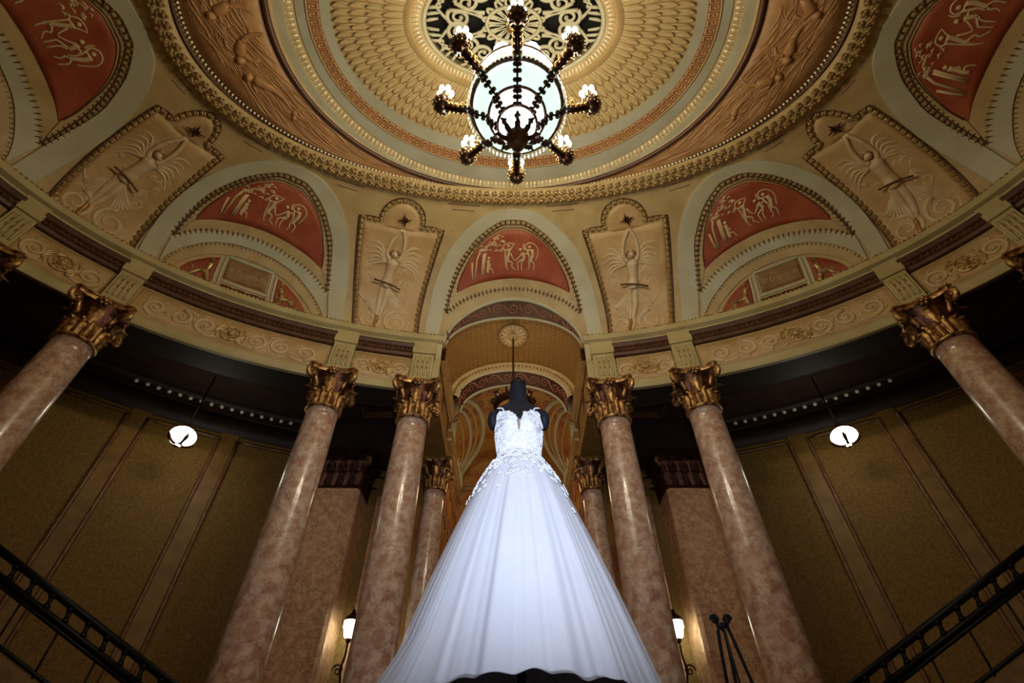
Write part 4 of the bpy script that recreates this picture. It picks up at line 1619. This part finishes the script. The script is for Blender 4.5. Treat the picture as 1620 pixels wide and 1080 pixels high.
# marble piers with capitals behind the column pairs, and the short wall between them and the passage
def pier(sg):
    t = thing('marble_pier', 'broad polished marble pier with dark capital behind the column pair' + SIDE[sg], 'pier', (X0 + sg * 4.05, 10.95, 0), 0, 'marble piers behind the columns')
    mb = MB()
    mb.box((0, 0, .25), (1.3, 1.3, .5))
    mb.build('base', M['pier'], t, smooth=False)
    mb = MB()
    b = .07
    prof = [(-.55, -.55 + b), (-.55 + b, -.55), (.55 - b, -.55), (.55, -.55 + b), (.55, .45), (-.55, .45)]
    mb.grid([[(x, y, z) for x, y in prof] for z in (.5, 3.0, 6.1)], closed_u=True)
    mb.build('shaft', M['pier'], t, smooth=False)
    cp = empty_part('capital', t, 'dark acanthus capital')
    mb = MB()
    rows = []
    for k, z in ((1.0, 6.08), (1.05, 6.12), (1.0, 6.16), (1.02, 6.5), (1.14, 6.85), (1.3, 6.9), (1.3, 7.0)):
        rows.append([(x * k, y * k, z) for x, y in prof])
    mb.grid(rows, closed_u=True)
    mb.build('bell', M['capdark'], cp, smooth=False)
    for side in range(3):
        for k in range(4):
            x = -.41 + .27 * k
            a = (-PI / 2, 0, PI)[side]
            for z0_, h_, cu, m_ in ((6.14, .34, .10, 'capdark'), (6.44, .34, .2, 'capdark')):
                lf = MB()
                acanthus(lf, .57, z0_, h_ * 1.05, .25, cu * 1.3, 0)
                o_ = lf.build('acanthus_leaf', M[m_], cp)
                o_.matrix_local = Matrix.Rotation(a, 4, 'Z') @ Matrix.Translation((0, x, 0))
    for cx, cy in ((-.62, -.62), (.62, -.62)):
        vv = MB()
        d = Vector((cx, cy, 0)).normalized()
        pts = [Vector((cx, cy, 6.72)) + d * .12 * (1 - .8 * k / 15) * math.cos(2.2 - k / 15 * 8.5) + Vector((0, 0, .12 * (1 - .8 * k / 15) * math.sin(2.2 - k / 15 * 8.5))) for k in range(16)]
        vv.tube(pts, .05, 6, up=Vector((-d.y, d.x, 0)))
        vv.build('volute', M['capgold'], cp)
    return t


for sg in (-1, 1):
    mb = MB()
    mb.box((X0 + sg * 3.55, 10.95, 7.42), (3.3, 1.25, .80))
    mb.box((X0 + sg * 3.55, 10.30, 7.10), (3.3, .10, .10))
    mb.build('added_dark_beam', M['darkceil'], wall, smooth=False)  # beam added to cover the lit wall above the pier with dark
    pier(sg)
    w = MB()
    w.box((X0 + sg * 2.605, 11.46, 3.9), (1.39, .3, 7.8))
    wo = struct(w.build('wall_niche_%s' % ('left' if sg < 0 else 'right'), M['vault2'], None, smooth=False))
    for k, (dx, ww, m_) in enumerate(((.42, .24, 'pier'), (.08, .32, 'marble'))):
        mb = MB()
        mb.box((X0 + sg * (2.75 + dx), 11.28, 3.2), (ww, .12, 6.2))
        mb.build('pilaster_strip', M[m_], wo, smooth=False)
    mb = MB()
    mb.tube([(X0 + sg * 3.02, 11.26, .3), (X0 + sg * 3.02, 11.26, 6.3)], .045, 6)
    mb.build('maroon_moulding', M['maroon'], wo)
    lf = MB()
    for k in range(9):
        lf.ball((X0 + sg * 2.87 + random.uniform(-.12, .12), 11.18, 6.1 + .06 * k), (.07, .05, .06), 6, 5)
    lf.build('pilaster_capital', M['capgold'], wo)

# ------------------------------------------------------------------ staircases along the wall with iron railings
def stairs(sg):
    # foot near the passage side, climbing away from it beside the wall
    foot, top = Vector((3.9 * sg + X0, 9.60, 0)), Vector((8.55 * sg + X0, 7.10, 0))
    d = (top - foot)
    L = d.length
    d.normalize()
    zr0, zr1 = 1.68 + CAM_Z, 3.10 + CAM_Z      # rail heights at two known spots
    pA, pB = Vector((5.13 * sg, 8.93, 0)), Vector((7.72 * sg, 7.55, 0))
    sA, sB = (pA - foot).dot(d), (pB - foot).dot(d)
    slope = (zr1 - zr0) / (sB - sA)
    rail_z = lambda s: zr0 + slope * (s - sA)
    perp = Vector((-d.y, d.x, 0))
    if perp.y < 0:
        perp = -perp
    t = thing('staircase', 'pale stone staircase rising along the olive wall behind the columns' + SIDE[sg], 'staircase', (0, 0, 0), 0, 'side staircases')
    n = 17
    st = L / n
    for i in range(n):
        z = rail_z(st * (i + .5)) - .98
        if z < .1 or i < 5:
            continue
        c = foot + d * (st * (i + .5)) + perp * .62
        mb = MB()
        mb.box((c.x, c.y, z / 2), (st * 1.02, 1.1, z), Matrix((d, perp, Vector((0, 0, 1)))).transposed())
        mb.build('step', M['step'], t, smooth=False)
    mb = MB()
    for w0, w1, off in ((-.10, .10, 0.0),):
        rows = []
        for s in (st * 5, L):
            z = rail_z(s) - 1.04
            p = foot + d * s
            rows.append([p - perp * .06 + Vector((0, 0, z + .12)), p + perp * .06 + Vector((0, 0, z + .12)), p + perp * .06 + Vector((0, 0, max(0, z - .6))), p - perp * .06 + Vector((0, 0, max(0, z - .6)))])
        mb.grid(rows, closed_u=True)
        mb.f += [(0, 1, 2, 3), (7, 6, 5, 4)]
    mb.build('stringer', M['step'], t, smooth=False)
    r = thing('stair_railing', 'black iron stair railing with square openings under the handrail' + SIDE[sg], 'railing', (0, 0, 0), 0, 'stair railings')
    def P(s, dz):
        p = foot + d * s
        return (p.x, p.y, rail_z(s) + dz)
    s0 = st * 4
    for nm, dz, w in (('handrail', 0, .055), ('middle_rail', -.25, .045), ('lower_rail', -.33, .028), ('bottom_rail', -.86, .03)):
        mb = MB()
        mb.tube([P(s0, dz), P((s0 + L) / 2, dz), P(L, dz)], w, 8)
        mb.build(nm, M['iron'], r)
    k = int((L - s0) / .30)
    for i in range(k + 1):
        s = s0 + (L - s0) * i / k
        mb = MB()
        mb.tube([P(s, .0), P(s, -.28)], .032, 6)
        for dz in (-.05, -.2):
            mb.ball(P(s, dz), (.06, .06, .05), 6, 4)
        mb.build('upright', M['iron'], r)
        if i % 2 == 0:
            mb = MB()
            mb.tube([P(s, -.28), P(s, -.98)], .016, 6)
            mb.build('baluster', M['iron'], r)


for sg in (-1, 1):
    stairs(sg)

# ------------------------------------------------------------------ lamps
def globe_lamp(sg):
    c = oval(AW - 1.4, BW - 1.4, R(38 * sg), 0)
    z = 5.80 + CAM_Z
    t = thing('globe_lamp', 'lit white globe pendant in front of the olive wall panel' + SIDE[sg], 'lamp', (c.x, c.y, z), 0, 'globe pendants over the stairs')
    mb = MB()
    mb.ball((0, 0, 0), (.25, .25, .19), 24, 16)
    mb.build('globe', M['globe'], t)
    mb = MB()
    mb.tube([(0, 0, .2), (0, 0, Z_AMB - z)], .018, 6)
    mb.build('rod', M['bronze'], t)
    mb = MB()
    mb.lathe([(.02, .27), (.08, .25), (.12, .21), (.13, .17)], 16)
    mb.build('crown', M['bronze'], t)
    for k in range(4):
        a = 2 * PI * k / 4 + .95
        mb = MB()
        pts = [(.258 * math.cos(a) * math.cos(b), .258 * math.sin(a) * math.cos(b), .205 * math.sin(b)) for b in [R(x) for x in (-74, -58, -42, -26, -10)]]
        mb.tube(pts, [.03, .026, .034, .04, .02], 6)
        mb.build('bronze_leaf', M['bronze'], t)
    for k in range(6):
        a = 2 * PI * k / 6
        mb = MB()
        mb.ball((.07 * math.cos(a), .07 * math.sin(a), -.20), (.02, .02, .018), 6, 5)
        mb.build('drop', M['bronze'], t)


for sg in (-1, 1):
    globe_lamp(sg)


M['sconce'] = material('lit_crystal_cup', (255, 252, 240), 0.3, 0, emit=(240, 250, 226), strength=15.0)


def sconce(sg):
    t = thing('wall_sconce', 'lit crystal lantern sconce on a dark bracket beside the marble pier' + SIDE[sg], 'lamp', (X0 + sg * 3.14, 10.72, 2.88 + CAM_Z), 0, 'lantern sconces by the piers')
    mb = MB()
    mb.lathe([(.06, -.16), (.10, -.12), (.125, -.02), (.14, .10), (.15, .14)], 12)
    mb.build('glass_cup', M['sconce'], t)
    mb = MB()
    mb.lathe([(.16, .14), (.165, .17), (.12, .22), (.05, .28), (.02, .36)], 12)
    mb.build('cap', M['bronze'], t)
    mb = MB()
    mb.lathe([(.07, -.16), (.05, -.20), (.02, -.24)], 12)
    mb.build('cup_holder', M['bronze'], t)
    mb = MB()
    pts = catmull([(0, 0, -.22), (sg * .02, .06, -.45), (sg * .10, .2, -.62), (sg * .10, .36, -.8), (sg * .05, .48, -1.4)], 6)
    mb.tube(pts, .022, 6)
    mb.build('bracket_arm', M['bronze'], t)
    mb = MB()
    pts = [(sg * (.16 + .11 * (1 - k / 20) * math.cos(k * .5)), .25, -.62 + .11 * (1 - k / 20) * math.sin(k * .5)) for k in range(20)]
    mb.tube(pts, .018, 6)
    mb.build('bracket_scroll', M['bronze'], t)
    for k in range(10):
        a = 2 * PI * k / 10
        mb = MB()
        mb.ball((.15 * math.cos(a), .15 * math.sin(a), .08), (.014, .014, .06), 6, 5)
        mb.build('crystal', M['crystal'], t)


for sg in (-1, 1):
    sconce(sg)

# hanging lantern in the passage vault
lt = thing('hanging_lantern', 'dark bronze hanging lantern on a long rod under the passage vault', 'lamp', (X0, 9.05, 6.62 + CAM_Z))
mb = MB()
mb.tube([(0, 0, .5), (0, 0, ZC + VAULT_RISE - 6.62 - CAM_Z - .08)], .022, 8)
mb.build('rod', M['bronze'], lt)
mb = MB()
mb.lathe([(.36, .28), (.44, .30), (.46, .34), (.46, .42), (.40, .44), (.10, .50)], 24)
mb.build('crown_ring', M['bronze'], lt)
for k in range(10):
    a = 2 * PI * k / 10
    mb = MB()
    mb.tube(catmull([(.42 * math.cos(a), .42 * math.sin(a), .4), (.5 * math.cos(a), .5 * math.sin(a), .5), (.42 * math.cos(a), .42 * math.sin(a), .58)], 4), (.03), 6)
    mb.build('crown_leaf', M['bronze'], lt)
mb = MB()
mb.lathe([(.05, -.25), (.16, -.18), (.28, .0), (.34, .2), (.36, .3)], 20)
mb.build('glass_bowl', M['glass_amber'] if 'glass_amber' in M else material('amber_glass', (210, 160, 90), .3, 0, emit=(236, 176, 96), strength=1.2), lt)
mb = MB()
for k in range(5):
    a = 2 * PI * k / 5
    mb.tube(catmull([(0, 0, .62), (.2 * math.cos(a), .2 * math.sin(a), .55), (.42 * math.cos(a), .42 * math.sin(a), .38)], 4), .018, 6)
mb.build('hanger', M['bronze'], lt)
vl = add_light('vault_fill', 'POINT', (X0, 9.4, 7.75 + CAM_Z), 26, (1.0, 0.74, 0.40), .12)  # hidden point light with no fixture, added to light the vault
vl2 = add_light('inner_bay_fill', 'POINT', (X0, 12.9, 7.0 + CAM_Z), 36, (1.0, 0.72, 0.38), .2)  # bare point light without a fixture, added to brighten the inner bay

# ------------------------------------------------------------------ the great chandelier
ch = thing('chandelier', 'great bronze chandelier with milky glass bowl and eight candle arms', 'chandelier', (X0 + .03, Y0, 6.33 + CAM_Z))
mb = MB()
mb.lathe([(.535, -.02), (.52, -.10), (.46, -.18), (.36, -.26), (.33, -.28)], 40, caps=False)
mb.build('upper_glass', M['glass'], ch)
mb = MB()
mb.lathe([(.32, -.27), (.30, -.38), (.24, -.50), (.22, -.52)], 36, caps=False)
mb.build('middle_glass', M['glass_hot'], ch)
mb = MB()
mb.lathe([(.215, -.52), (.20, -.64), (.14, -.74), (.05, -.79), (.01, -.80)], 32, caps=False)
mb.build('lower_glass', M['glass_hot'], ch)
mb = MB()
mb.lathe([(.56, .0), (.575, .2), (.575, .42), (.52, .56), (.42, .60)], 40, caps=False)
mb.build('glass_drum', M['glassrim'], ch)
for r_, z, w in ((.55, 0, .035), (.335, -.27, .018), (.22, -.52, .02), (.57, .45, .02)):
    mb = MB()
    mb.tube([(r_ * math.cos(2 * PI * k / 40), r_ * math.sin(2 * PI * k / 40), z) for k in range(40)], w, 6, closed=True)
    mb.build('ring', M['bronze'], ch)
for k in range(8):
    a = 2 * PI * (k + .5) / 8
    mb = MB()
    mb.ball((.47 * math.cos(a), .47 * math.sin(a), .66), (.12, .12, .14), 12, 10)
    mb.build('top_globe', M['bulb_soft'] if 'bulb_soft' in M else M.setdefault('bulb_soft', material('lit_top_globe', (255, 252, 244), .4, 0, emit=(255, 252, 244), strength=2.6)), ch)
mb = MB()
mb.lathe([(.0, .55), (.06, .55), (.05, 1.0), (.09, 1.05), (.03, 1.15), (.02, 3.88)], 12)
mb.build('suspension', M['bronze'], ch)
mb = MB()           # leafy finial
mb.lathe([(.03, -.78), (.10, -.82), (.13, -.88), (.10, -.96), (.05, -1.02), (.07, -1.08), (.03, -1.16), (.005, -1.22)], 14)
fin = mb.build('finial', M['bronze'], ch)
for k in range(8):
    a = 2 * PI * k / 8
    lf = MB()
    lf.tube(catmull([(.1 * math.cos(a), .1 * math.sin(a), -.9), (.17 * math.cos(a), .17 * math.sin(a), -.84), (.21 * math.cos(a), .21 * math.sin(a), -.76), (.26 * math.cos(a), .26 * math.sin(a), -.78)], 4), [.03] * 5 + [.035] * 4 + [.02, .016, .012, .006], 6, flat=.5)
    lf.build('finial_leaf', M['bronze'], fin)
for k in range(8):
    a = 2 * PI * k / 8
    ca, sa = math.cos(a), math.sin(a)
    rb = MB()
    P = [(.56, .02), (.545, -.1), (.47, -.2), (.345, -.29), (.31, -.42), (.23, -.54)]
    pts = catmull([(r_ * ca, r_ * sa, z) for r_, z in P], 5)
    rb.tube(pts, .013, 6)
    rib_ = rb.build('rib', M['bronze'], ch)
    lf = MB()
    for q in pts[1::3]:
        for sx in (-1, 1):
            lf.ball(q + Vector((-sa, ca, 0)) * sx * .026 + Vector((ca, sa, 0)) * .012, (.030, .030, .026), 6, 4)
    lf.build('rib_leaves', M['bronze'], rib_)
    ar = MB()
    pts = catmull([(.54 * ca, .54 * sa, .02), (.62 * ca, .62 * sa, -.05), (.74 * ca, .74 * sa, -.03), (.84 * ca, .84 * sa, .02), (.92 * ca, .92 * sa, .05)], 6)
    ar.tube(pts, .036, 8)
    arm = ar.build('arm', M['bronze'], ch)
    lf = MB()
    for q in pts[3:-2:3]:
        for sx in (-1, 1):
            lf.ball(q + Vector((-sa, ca, 0)) * sx * .035 + Vector((0, 0, .02)), (.03, .03, .04), 6, 4)
    for j in range(4):
        lf.ball(Vector((.7 * ca, .7 * sa, .08 + .035 * j)) + Vector((random.uniform(-.05, .05), random.uniform(-.05, .05), 0)), .028, 6, 4)
    lf.build('arm_leaves', M['gold'], arm)
    bw = MB()
    bw.lathe([(.012, -.14), (.04, -.10), (.05, -.06), (.09, -.03), (.112, .03), (.118, .08), (.108, .10)], 16, (.92 * ca, .92 * sa, .06))
    bo = bw.build('candle_bowl', M['bronze'], ch)
    st = MB()
    for j in range(12):
        b_ = 2 * PI * j / 12
        for z_, r_ in ((.02, .112), (.06, .120), (-.03, .092)):
            st.ball((.92 * ca + r_ * math.cos(b_ + z_ * 9), .92 * sa + r_ * math.sin(b_ + z_ * 9), .06 + z_), .016, 5, 4)
    st.build('bowl_studs', M['goldleaf'], bo, kind='stuff')
    for j in range(6):
        b_ = 2 * PI * j / 6
        cx, cy = .92 * ca + .08 * math.cos(b_), .92 * sa + .08 * math.sin(b_)
        cd = MB()
        cd.lathe([(.018, .14), (.018, .42)], 8, (cx, cy, .0))
        cn = cd.build('candle', M['relief'], bo)
        bl = MB()
        bl.lathe([(.016, .42), (.034, .47), (.03, .53), (.005, .60)], 8, (cx, cy, .0))
        bl.build('bulb', M['bulb'], bo)
    add_light('candle_light', 'POINT', (X0 + .03 + .92 * ca, Y0 + .92 * sa, 6.33 + CAM_Z + .72), CHANDELIER_W, CHANDELIER_TINT, .1)
fringe = MB()
for k in range(72):
    a = 2 * PI * k / 72
    fringe.ball((.60 * math.cos(a), .60 * math.sin(a), -.06), (.012, .012, .07), 5, 4)
fringe.build('crystal_fringe', M['crystal'], ch, kind='stuff')

# ------------------------------------------------------------------ mannequin, plinth and gown
GX, GY = X0 + .01, 2.5
pl = thing('display_plinth', 'low black draped round plinth under the gown', 'plinth', (GX, GY, 0))
mb = MB()
mb.lathe([(.44, 0), (.42, .05), (.40, .68), (.41, .72), (.40, .74)], 40)
mb.build('drum', M['plinth'], pl)
mb = MB()
mb.lathe([(.42, .74), (.43, .755), (.42, .77), (.0, .77)], 40, caps=False)
mb.build('top', M['plinth'], pl)

mq = thing('mannequin', 'black cloth dressmaker mannequin torso wearing the gown', 'mannequin', (GX, GY, .77))
def body_rows(levels, n=40, squash=1.0):
    rows = []
    for z, hw, dp, cy in levels:
        rows.append([(hw * math.cos(2 * PI * j / n), cy + dp * math.sin(2 * PI * j / n), z) for j in range(n)])
    return rows
LV = [(.42, .14, .12, .0), (.55, .16, .12, 0), (.70, .165, .12, 0), (.98, .15, .108, 0), (1.14, .114, .087, 0), (1.19, .112, .086, 0), (1.27, .124, .098, -.008),
      (1.34, .132, .108, -.018), (1.41, .138, .10, -.012), (1.47, .150, .088, .0), (1.515, .158, .072, .01), (1.545, .13, .062, .015), (1.57, .085, .055, .02), (1.60, .062, .052, .02),
      (1.66, .053, .05, .015), (1.72, .052, .05, .012), (1.735, .048, .046, .012)]
mb = MB()
mb.grid(body_rows(LV), closed_u=True)
n_ = len(LV)
mb.f.append(tuple(range((n_ - 1) * 40, n_ * 40)))
mb.build('torso', M['black'], mq)
mb = MB()
mb.lathe([(.05, 1.735), (.052, 1.745), (.03, 1.765), (.012, 1.77), (.018, 1.79), (.004, 1.80)], 20, (0, .012, 0))
mb.build('neck_cap', M['iron'], mq)
for sg in (-1, 1):
    mb = MB()
    mb.ball((sg * .155, .01, 1.455), (.035, .06, .065), 14, 10)
    mb.build('shoulder_cap', M['black'], mq)
mb = MB()
mb.tube([(0, 0, .02), (0, 0, .5)], .02, 10)
mb.build('stand_pole', M['iron'], mq)
mb = MB()
mb.lathe([(.17, 0), (.17, .012), (.03, .025), (.02, .05)], 24)
mb.build('stand_base', M['iron'], mq)

dr = thing('wedding_gown', 'white tulle wedding gown with lace sweetheart bodice on the mannequin', 'dress', (GX, GY, .77))
# bodice: shell around the bust, deep notch in front
NB = 96
def lv_at(z):
    for a, b in zip(LV, LV[1:]):
        if a[0] <= z <= b[0]:
            k = (z - a[0]) / (b[0] - a[0])
            return [a[i] + (b[i] - a[i]) * k for i in range(4)]
def top_edge(ang):
    """height of the neckline round the body; ang = 0 at the front"""
    a = abs(ang)
    pts = [(0, 1.275), (.05, 1.31), (.10, 1.375), (.22, 1.425), (.45, 1.452), (.72, 1.462), (.95, 1.45), (1.25, 1.39), (1.6, 1.33), (2.4, 1.27), (3.15, 1.25)]
    for p, q in zip(pts, pts[1:]):
        if p[0] <= a <= q[0]:
            return p[1] + (q[1] - p[1]) * (a - p[0]) / (q[0] - p[0])
    return 1.25
rows = []
NZ = 14
angs = []
for j in range(NB):
    f = j / NB * 2 - 1
    angs.append(math.copysign(abs(f) ** 1.35, f) * PI)
def bod(ang, z, off):
    _, hw, dp, cy = lv_at(z)
    b = 1.0
    bust = math.exp(-((z - 1.345) / .05) ** 2) * (math.exp(-((abs(ang) - .55) / .32) ** 2)) * .03
    hw2, dp2 = hw + off + bust * .3, dp + off + bust
    return (hw2 * math.sin(ang), cy - dp2 * math.cos(ang), z)
for i in range(NZ + 1):
    row = []
    for ang in angs:
        zt = top_edge(ang)
        z = 1.13 + (zt - 1.13) * i / NZ
        row.append(bod(ang, z, .008))
    rows.append(row)
mb = MB()
mb.grid(rows, closed_u=True)
bodice = mb.build('bodice', M['tulle'], dr)
for sg in (-1, 1):
    mb = MB()
    pts = []
    for x, z in ((.72, 1.458), (.74, 1.48), (.80, 1.50), (1.2, 1.518), (2.0, 1.5), (2.4, 1.40), (2.5, 1.28)):
        _, hw, dp, cy = lv_at(min(z, 1.54))
        r_ = .006
        pts.append(((hw + r_) * math.sin(sg * x) * .88, cy - (dp + r_) * math.cos(x), z))
    mb.tube(catmull(pts, 5), .006, 6)
    mb.build('shoulder_strap', M['lace'], dr)
mb = MB()       # sheer insert of the notch
mb.grid([[bod(a, 1.27 + .10 * i / 4, .004) for a in [-.10 + .2 * j / 6 for j in range(7)]] for i in range(5)])
mb.build('sheer_insert', M['mesh'], dr)
# skirt
NS = 480
Z_W, Z_H = 1.165, .035
rows = []
rnd = random.Random(11)
waves = [(58, .10, 1.0), (83, .06, 2.0), (9, .30, rnd.uniform(0, 6)), (14, .3, rnd.uniform(0, 6)), (23, .22, rnd.uniform(0, 6)), (37, .12, rnd.uniform(0, 6)), (5, .25, rnd.uniform(0, 6))]
def skirt_pt(ang, f, extra=0.0):
    z = Z_W + (Z_H - Z_W) * f
    base = .118 + (.560 - .118) * (f ** .82)
    dep = .092 + (.51 - .092) * (f ** .84)
    fold = sum(a * math.sin(n * ang + p + 1.2 * f) for n, a, p in waves)
    amp = .026 * f ** 1.1 + .006 * min(1, f * 6)
    k = 1 + amp * fold / max(base, .1) * .75
    hem = .008 * math.sin(5 * ang + 1) + .005 * math.sin(13 * ang) + .005 * math.sin(29 * ang)
    trail = max(0, math.cos(ang + 1.35)) ** 6 * max(0, f - .86) / .14      # a corner swept to one side
    z += hem * f ** 8 - .05 * trail
    return (((base + extra) * k + .10 * trail) * math.sin(ang), -((dep + extra) * k) * math.cos(ang) - .005, z)
for i in range(41):
    f = i / 40
    rows.append([skirt_pt(2 * PI * j / NS, f) for j in range(NS)])
mb = MB()
mb.grid(rows, closed_u=True)
skirt = mb.build('skirt', M['tulle'], dr)
mb = MB()
mb.grid([[skirt_pt(2 * PI * j / NS, i / 20 * .985, -.03) for j in range(NS)] for i in range(21)], closed_u=True)
mb.build('underskirt', M['tulle'], dr)
mb = MB()
mb.tube([skirt_pt(2 * PI * j / NS, 1.0) for j in range(NS)], .0025, 5, closed=True)
mb.build('hem', M['tulle'], dr)
# sheer outer layer of tulle
m_ = M['sheer'] = material('sheer_white_tulle', (244, 245, 252), 0.8)
m_.node_tree.nodes['Principled BSDF'].inputs['Alpha'].default_value = 0.34
sheer_waves = [(7, .5, 1.3), (11, .45, 4.0), (17, .3, 2.2), (31, .16, .4)]
def sheer_pt(ang, f):
    x, y, z = skirt_pt(ang, min(1, f), .012)
    fold = sum(a * math.sin(n * ang + p + .6 * f) for n, a, p in sheer_waves)
    k = 1 + (.05 * f * max(0, fold) + .012 * f)
    return (x * k, y * k, z - .010 * f ** 6 + .006 * math.sin(9 * ang + 2) * f ** 8)
mb = MB()
mb.grid([[sheer_pt(2 * PI * j / NS, i / 40) for j in range(NS)] for i in range(1, 41)], closed_u=True)
mb.build('sheer_overskirt', M['sheer'], dr)
# lace flowers on bodice and hips
lace = MB()
def lace_flower(c, nrm, r_):
    nrm = Vector(nrm).normalized()
    t = nrm.cross(Vector((0, 0, 1)))
    if t.length < .01:
        t = Vector((1, 0, 0))
    t.normalize()
    b = nrm.cross(t)
    for k in range(5):
        a = 2 * PI * k / 5 + r_ * 500
        d = t * math.cos(a) + b * math.sin(a)
        p = Vector(c) + d * r_ * .6
        m = Matrix((d, nrm.cross(d), nrm)).transposed()
        lace.ball(p, (r_ * .55, r_ * .32, .0028), 6, 3, m)
for k in range(330):
    ang = rnd.uniform(-1.9, 1.9)
    zt = top_edge(ang) - .008
    z = rnd.uniform(1.14, zt)
    c = Vector(bod(ang, z, .011))
    lace_flower(c, (math.sin(ang), -math.cos(ang), .05), rnd.uniform(.009, .017))
for k in range(260):
    ang = rnd.uniform(-2, 2)
    f = abs(rnd.gauss(0, .09)) + (.10 * max(0, abs(ang) - .6))
    if f > .36:
        continue
    c = Vector(sheer_pt(ang, f)) * 1.0 + Vector((math.sin(ang), -math.cos(ang), .3)) * .006
    lace_flower(c, (math.sin(ang), -math.cos(ang), .35), rnd.uniform(.010, .019))
lace.build('lace_applique', M['lace'], dr, kind='stuff')

# ------------------------------------------------------------------ black easel at the side
ez = thing('iron_easel', 'slim black iron easel with scrolled top before the marble column', 'easel', (1.52, 4.0, 0))
topz = 1.10 + CAM_Z
for nm, a, b in (('leg', (-.03, 0, topz), (-.20, -.10, 0)), ('leg', (.03, 0, topz), (.26, -.10, 0)), ('leg', (.0, .03, topz), (.05, .45, 0))):
    mb = MB()
    mb.tube(catmull([a, (a[0] + (b[0] - a[0]) * .25 * (.7), a[1], topz - .2), b], 6), .012, 8)
    mb.build(nm, M['iron'], ez)
mb = MB()
mb.tube([(0, -.01, topz), (.02, -.02, .5)], .008, 8)
mb.build('centre_bar', M['iron'], ez)
for sg in (-1, 1):
    mb = MB()
    pts = [(sg * .045 + .032 * (1 - k / 22) * math.cos(k * .55) * sg, 0, topz + .04 + .032 * (1 - k / 22) * math.sin(k * .55)) for k in range(20)]
    mb.tube(pts, .011, 6)
    mb.build('scroll_top', M['iron'], ez)
mb = MB()
mb.ball((0, 0, topz), (.05, .02, .022), 10, 6)
mb.build('top_joint', M['iron'], ez)
mb = MB()
mb.tube([(-.17, -.09, .55), (.2, -.09, .55)], .01, 6)
mb.build('tray_bar', M['iron'], ez)
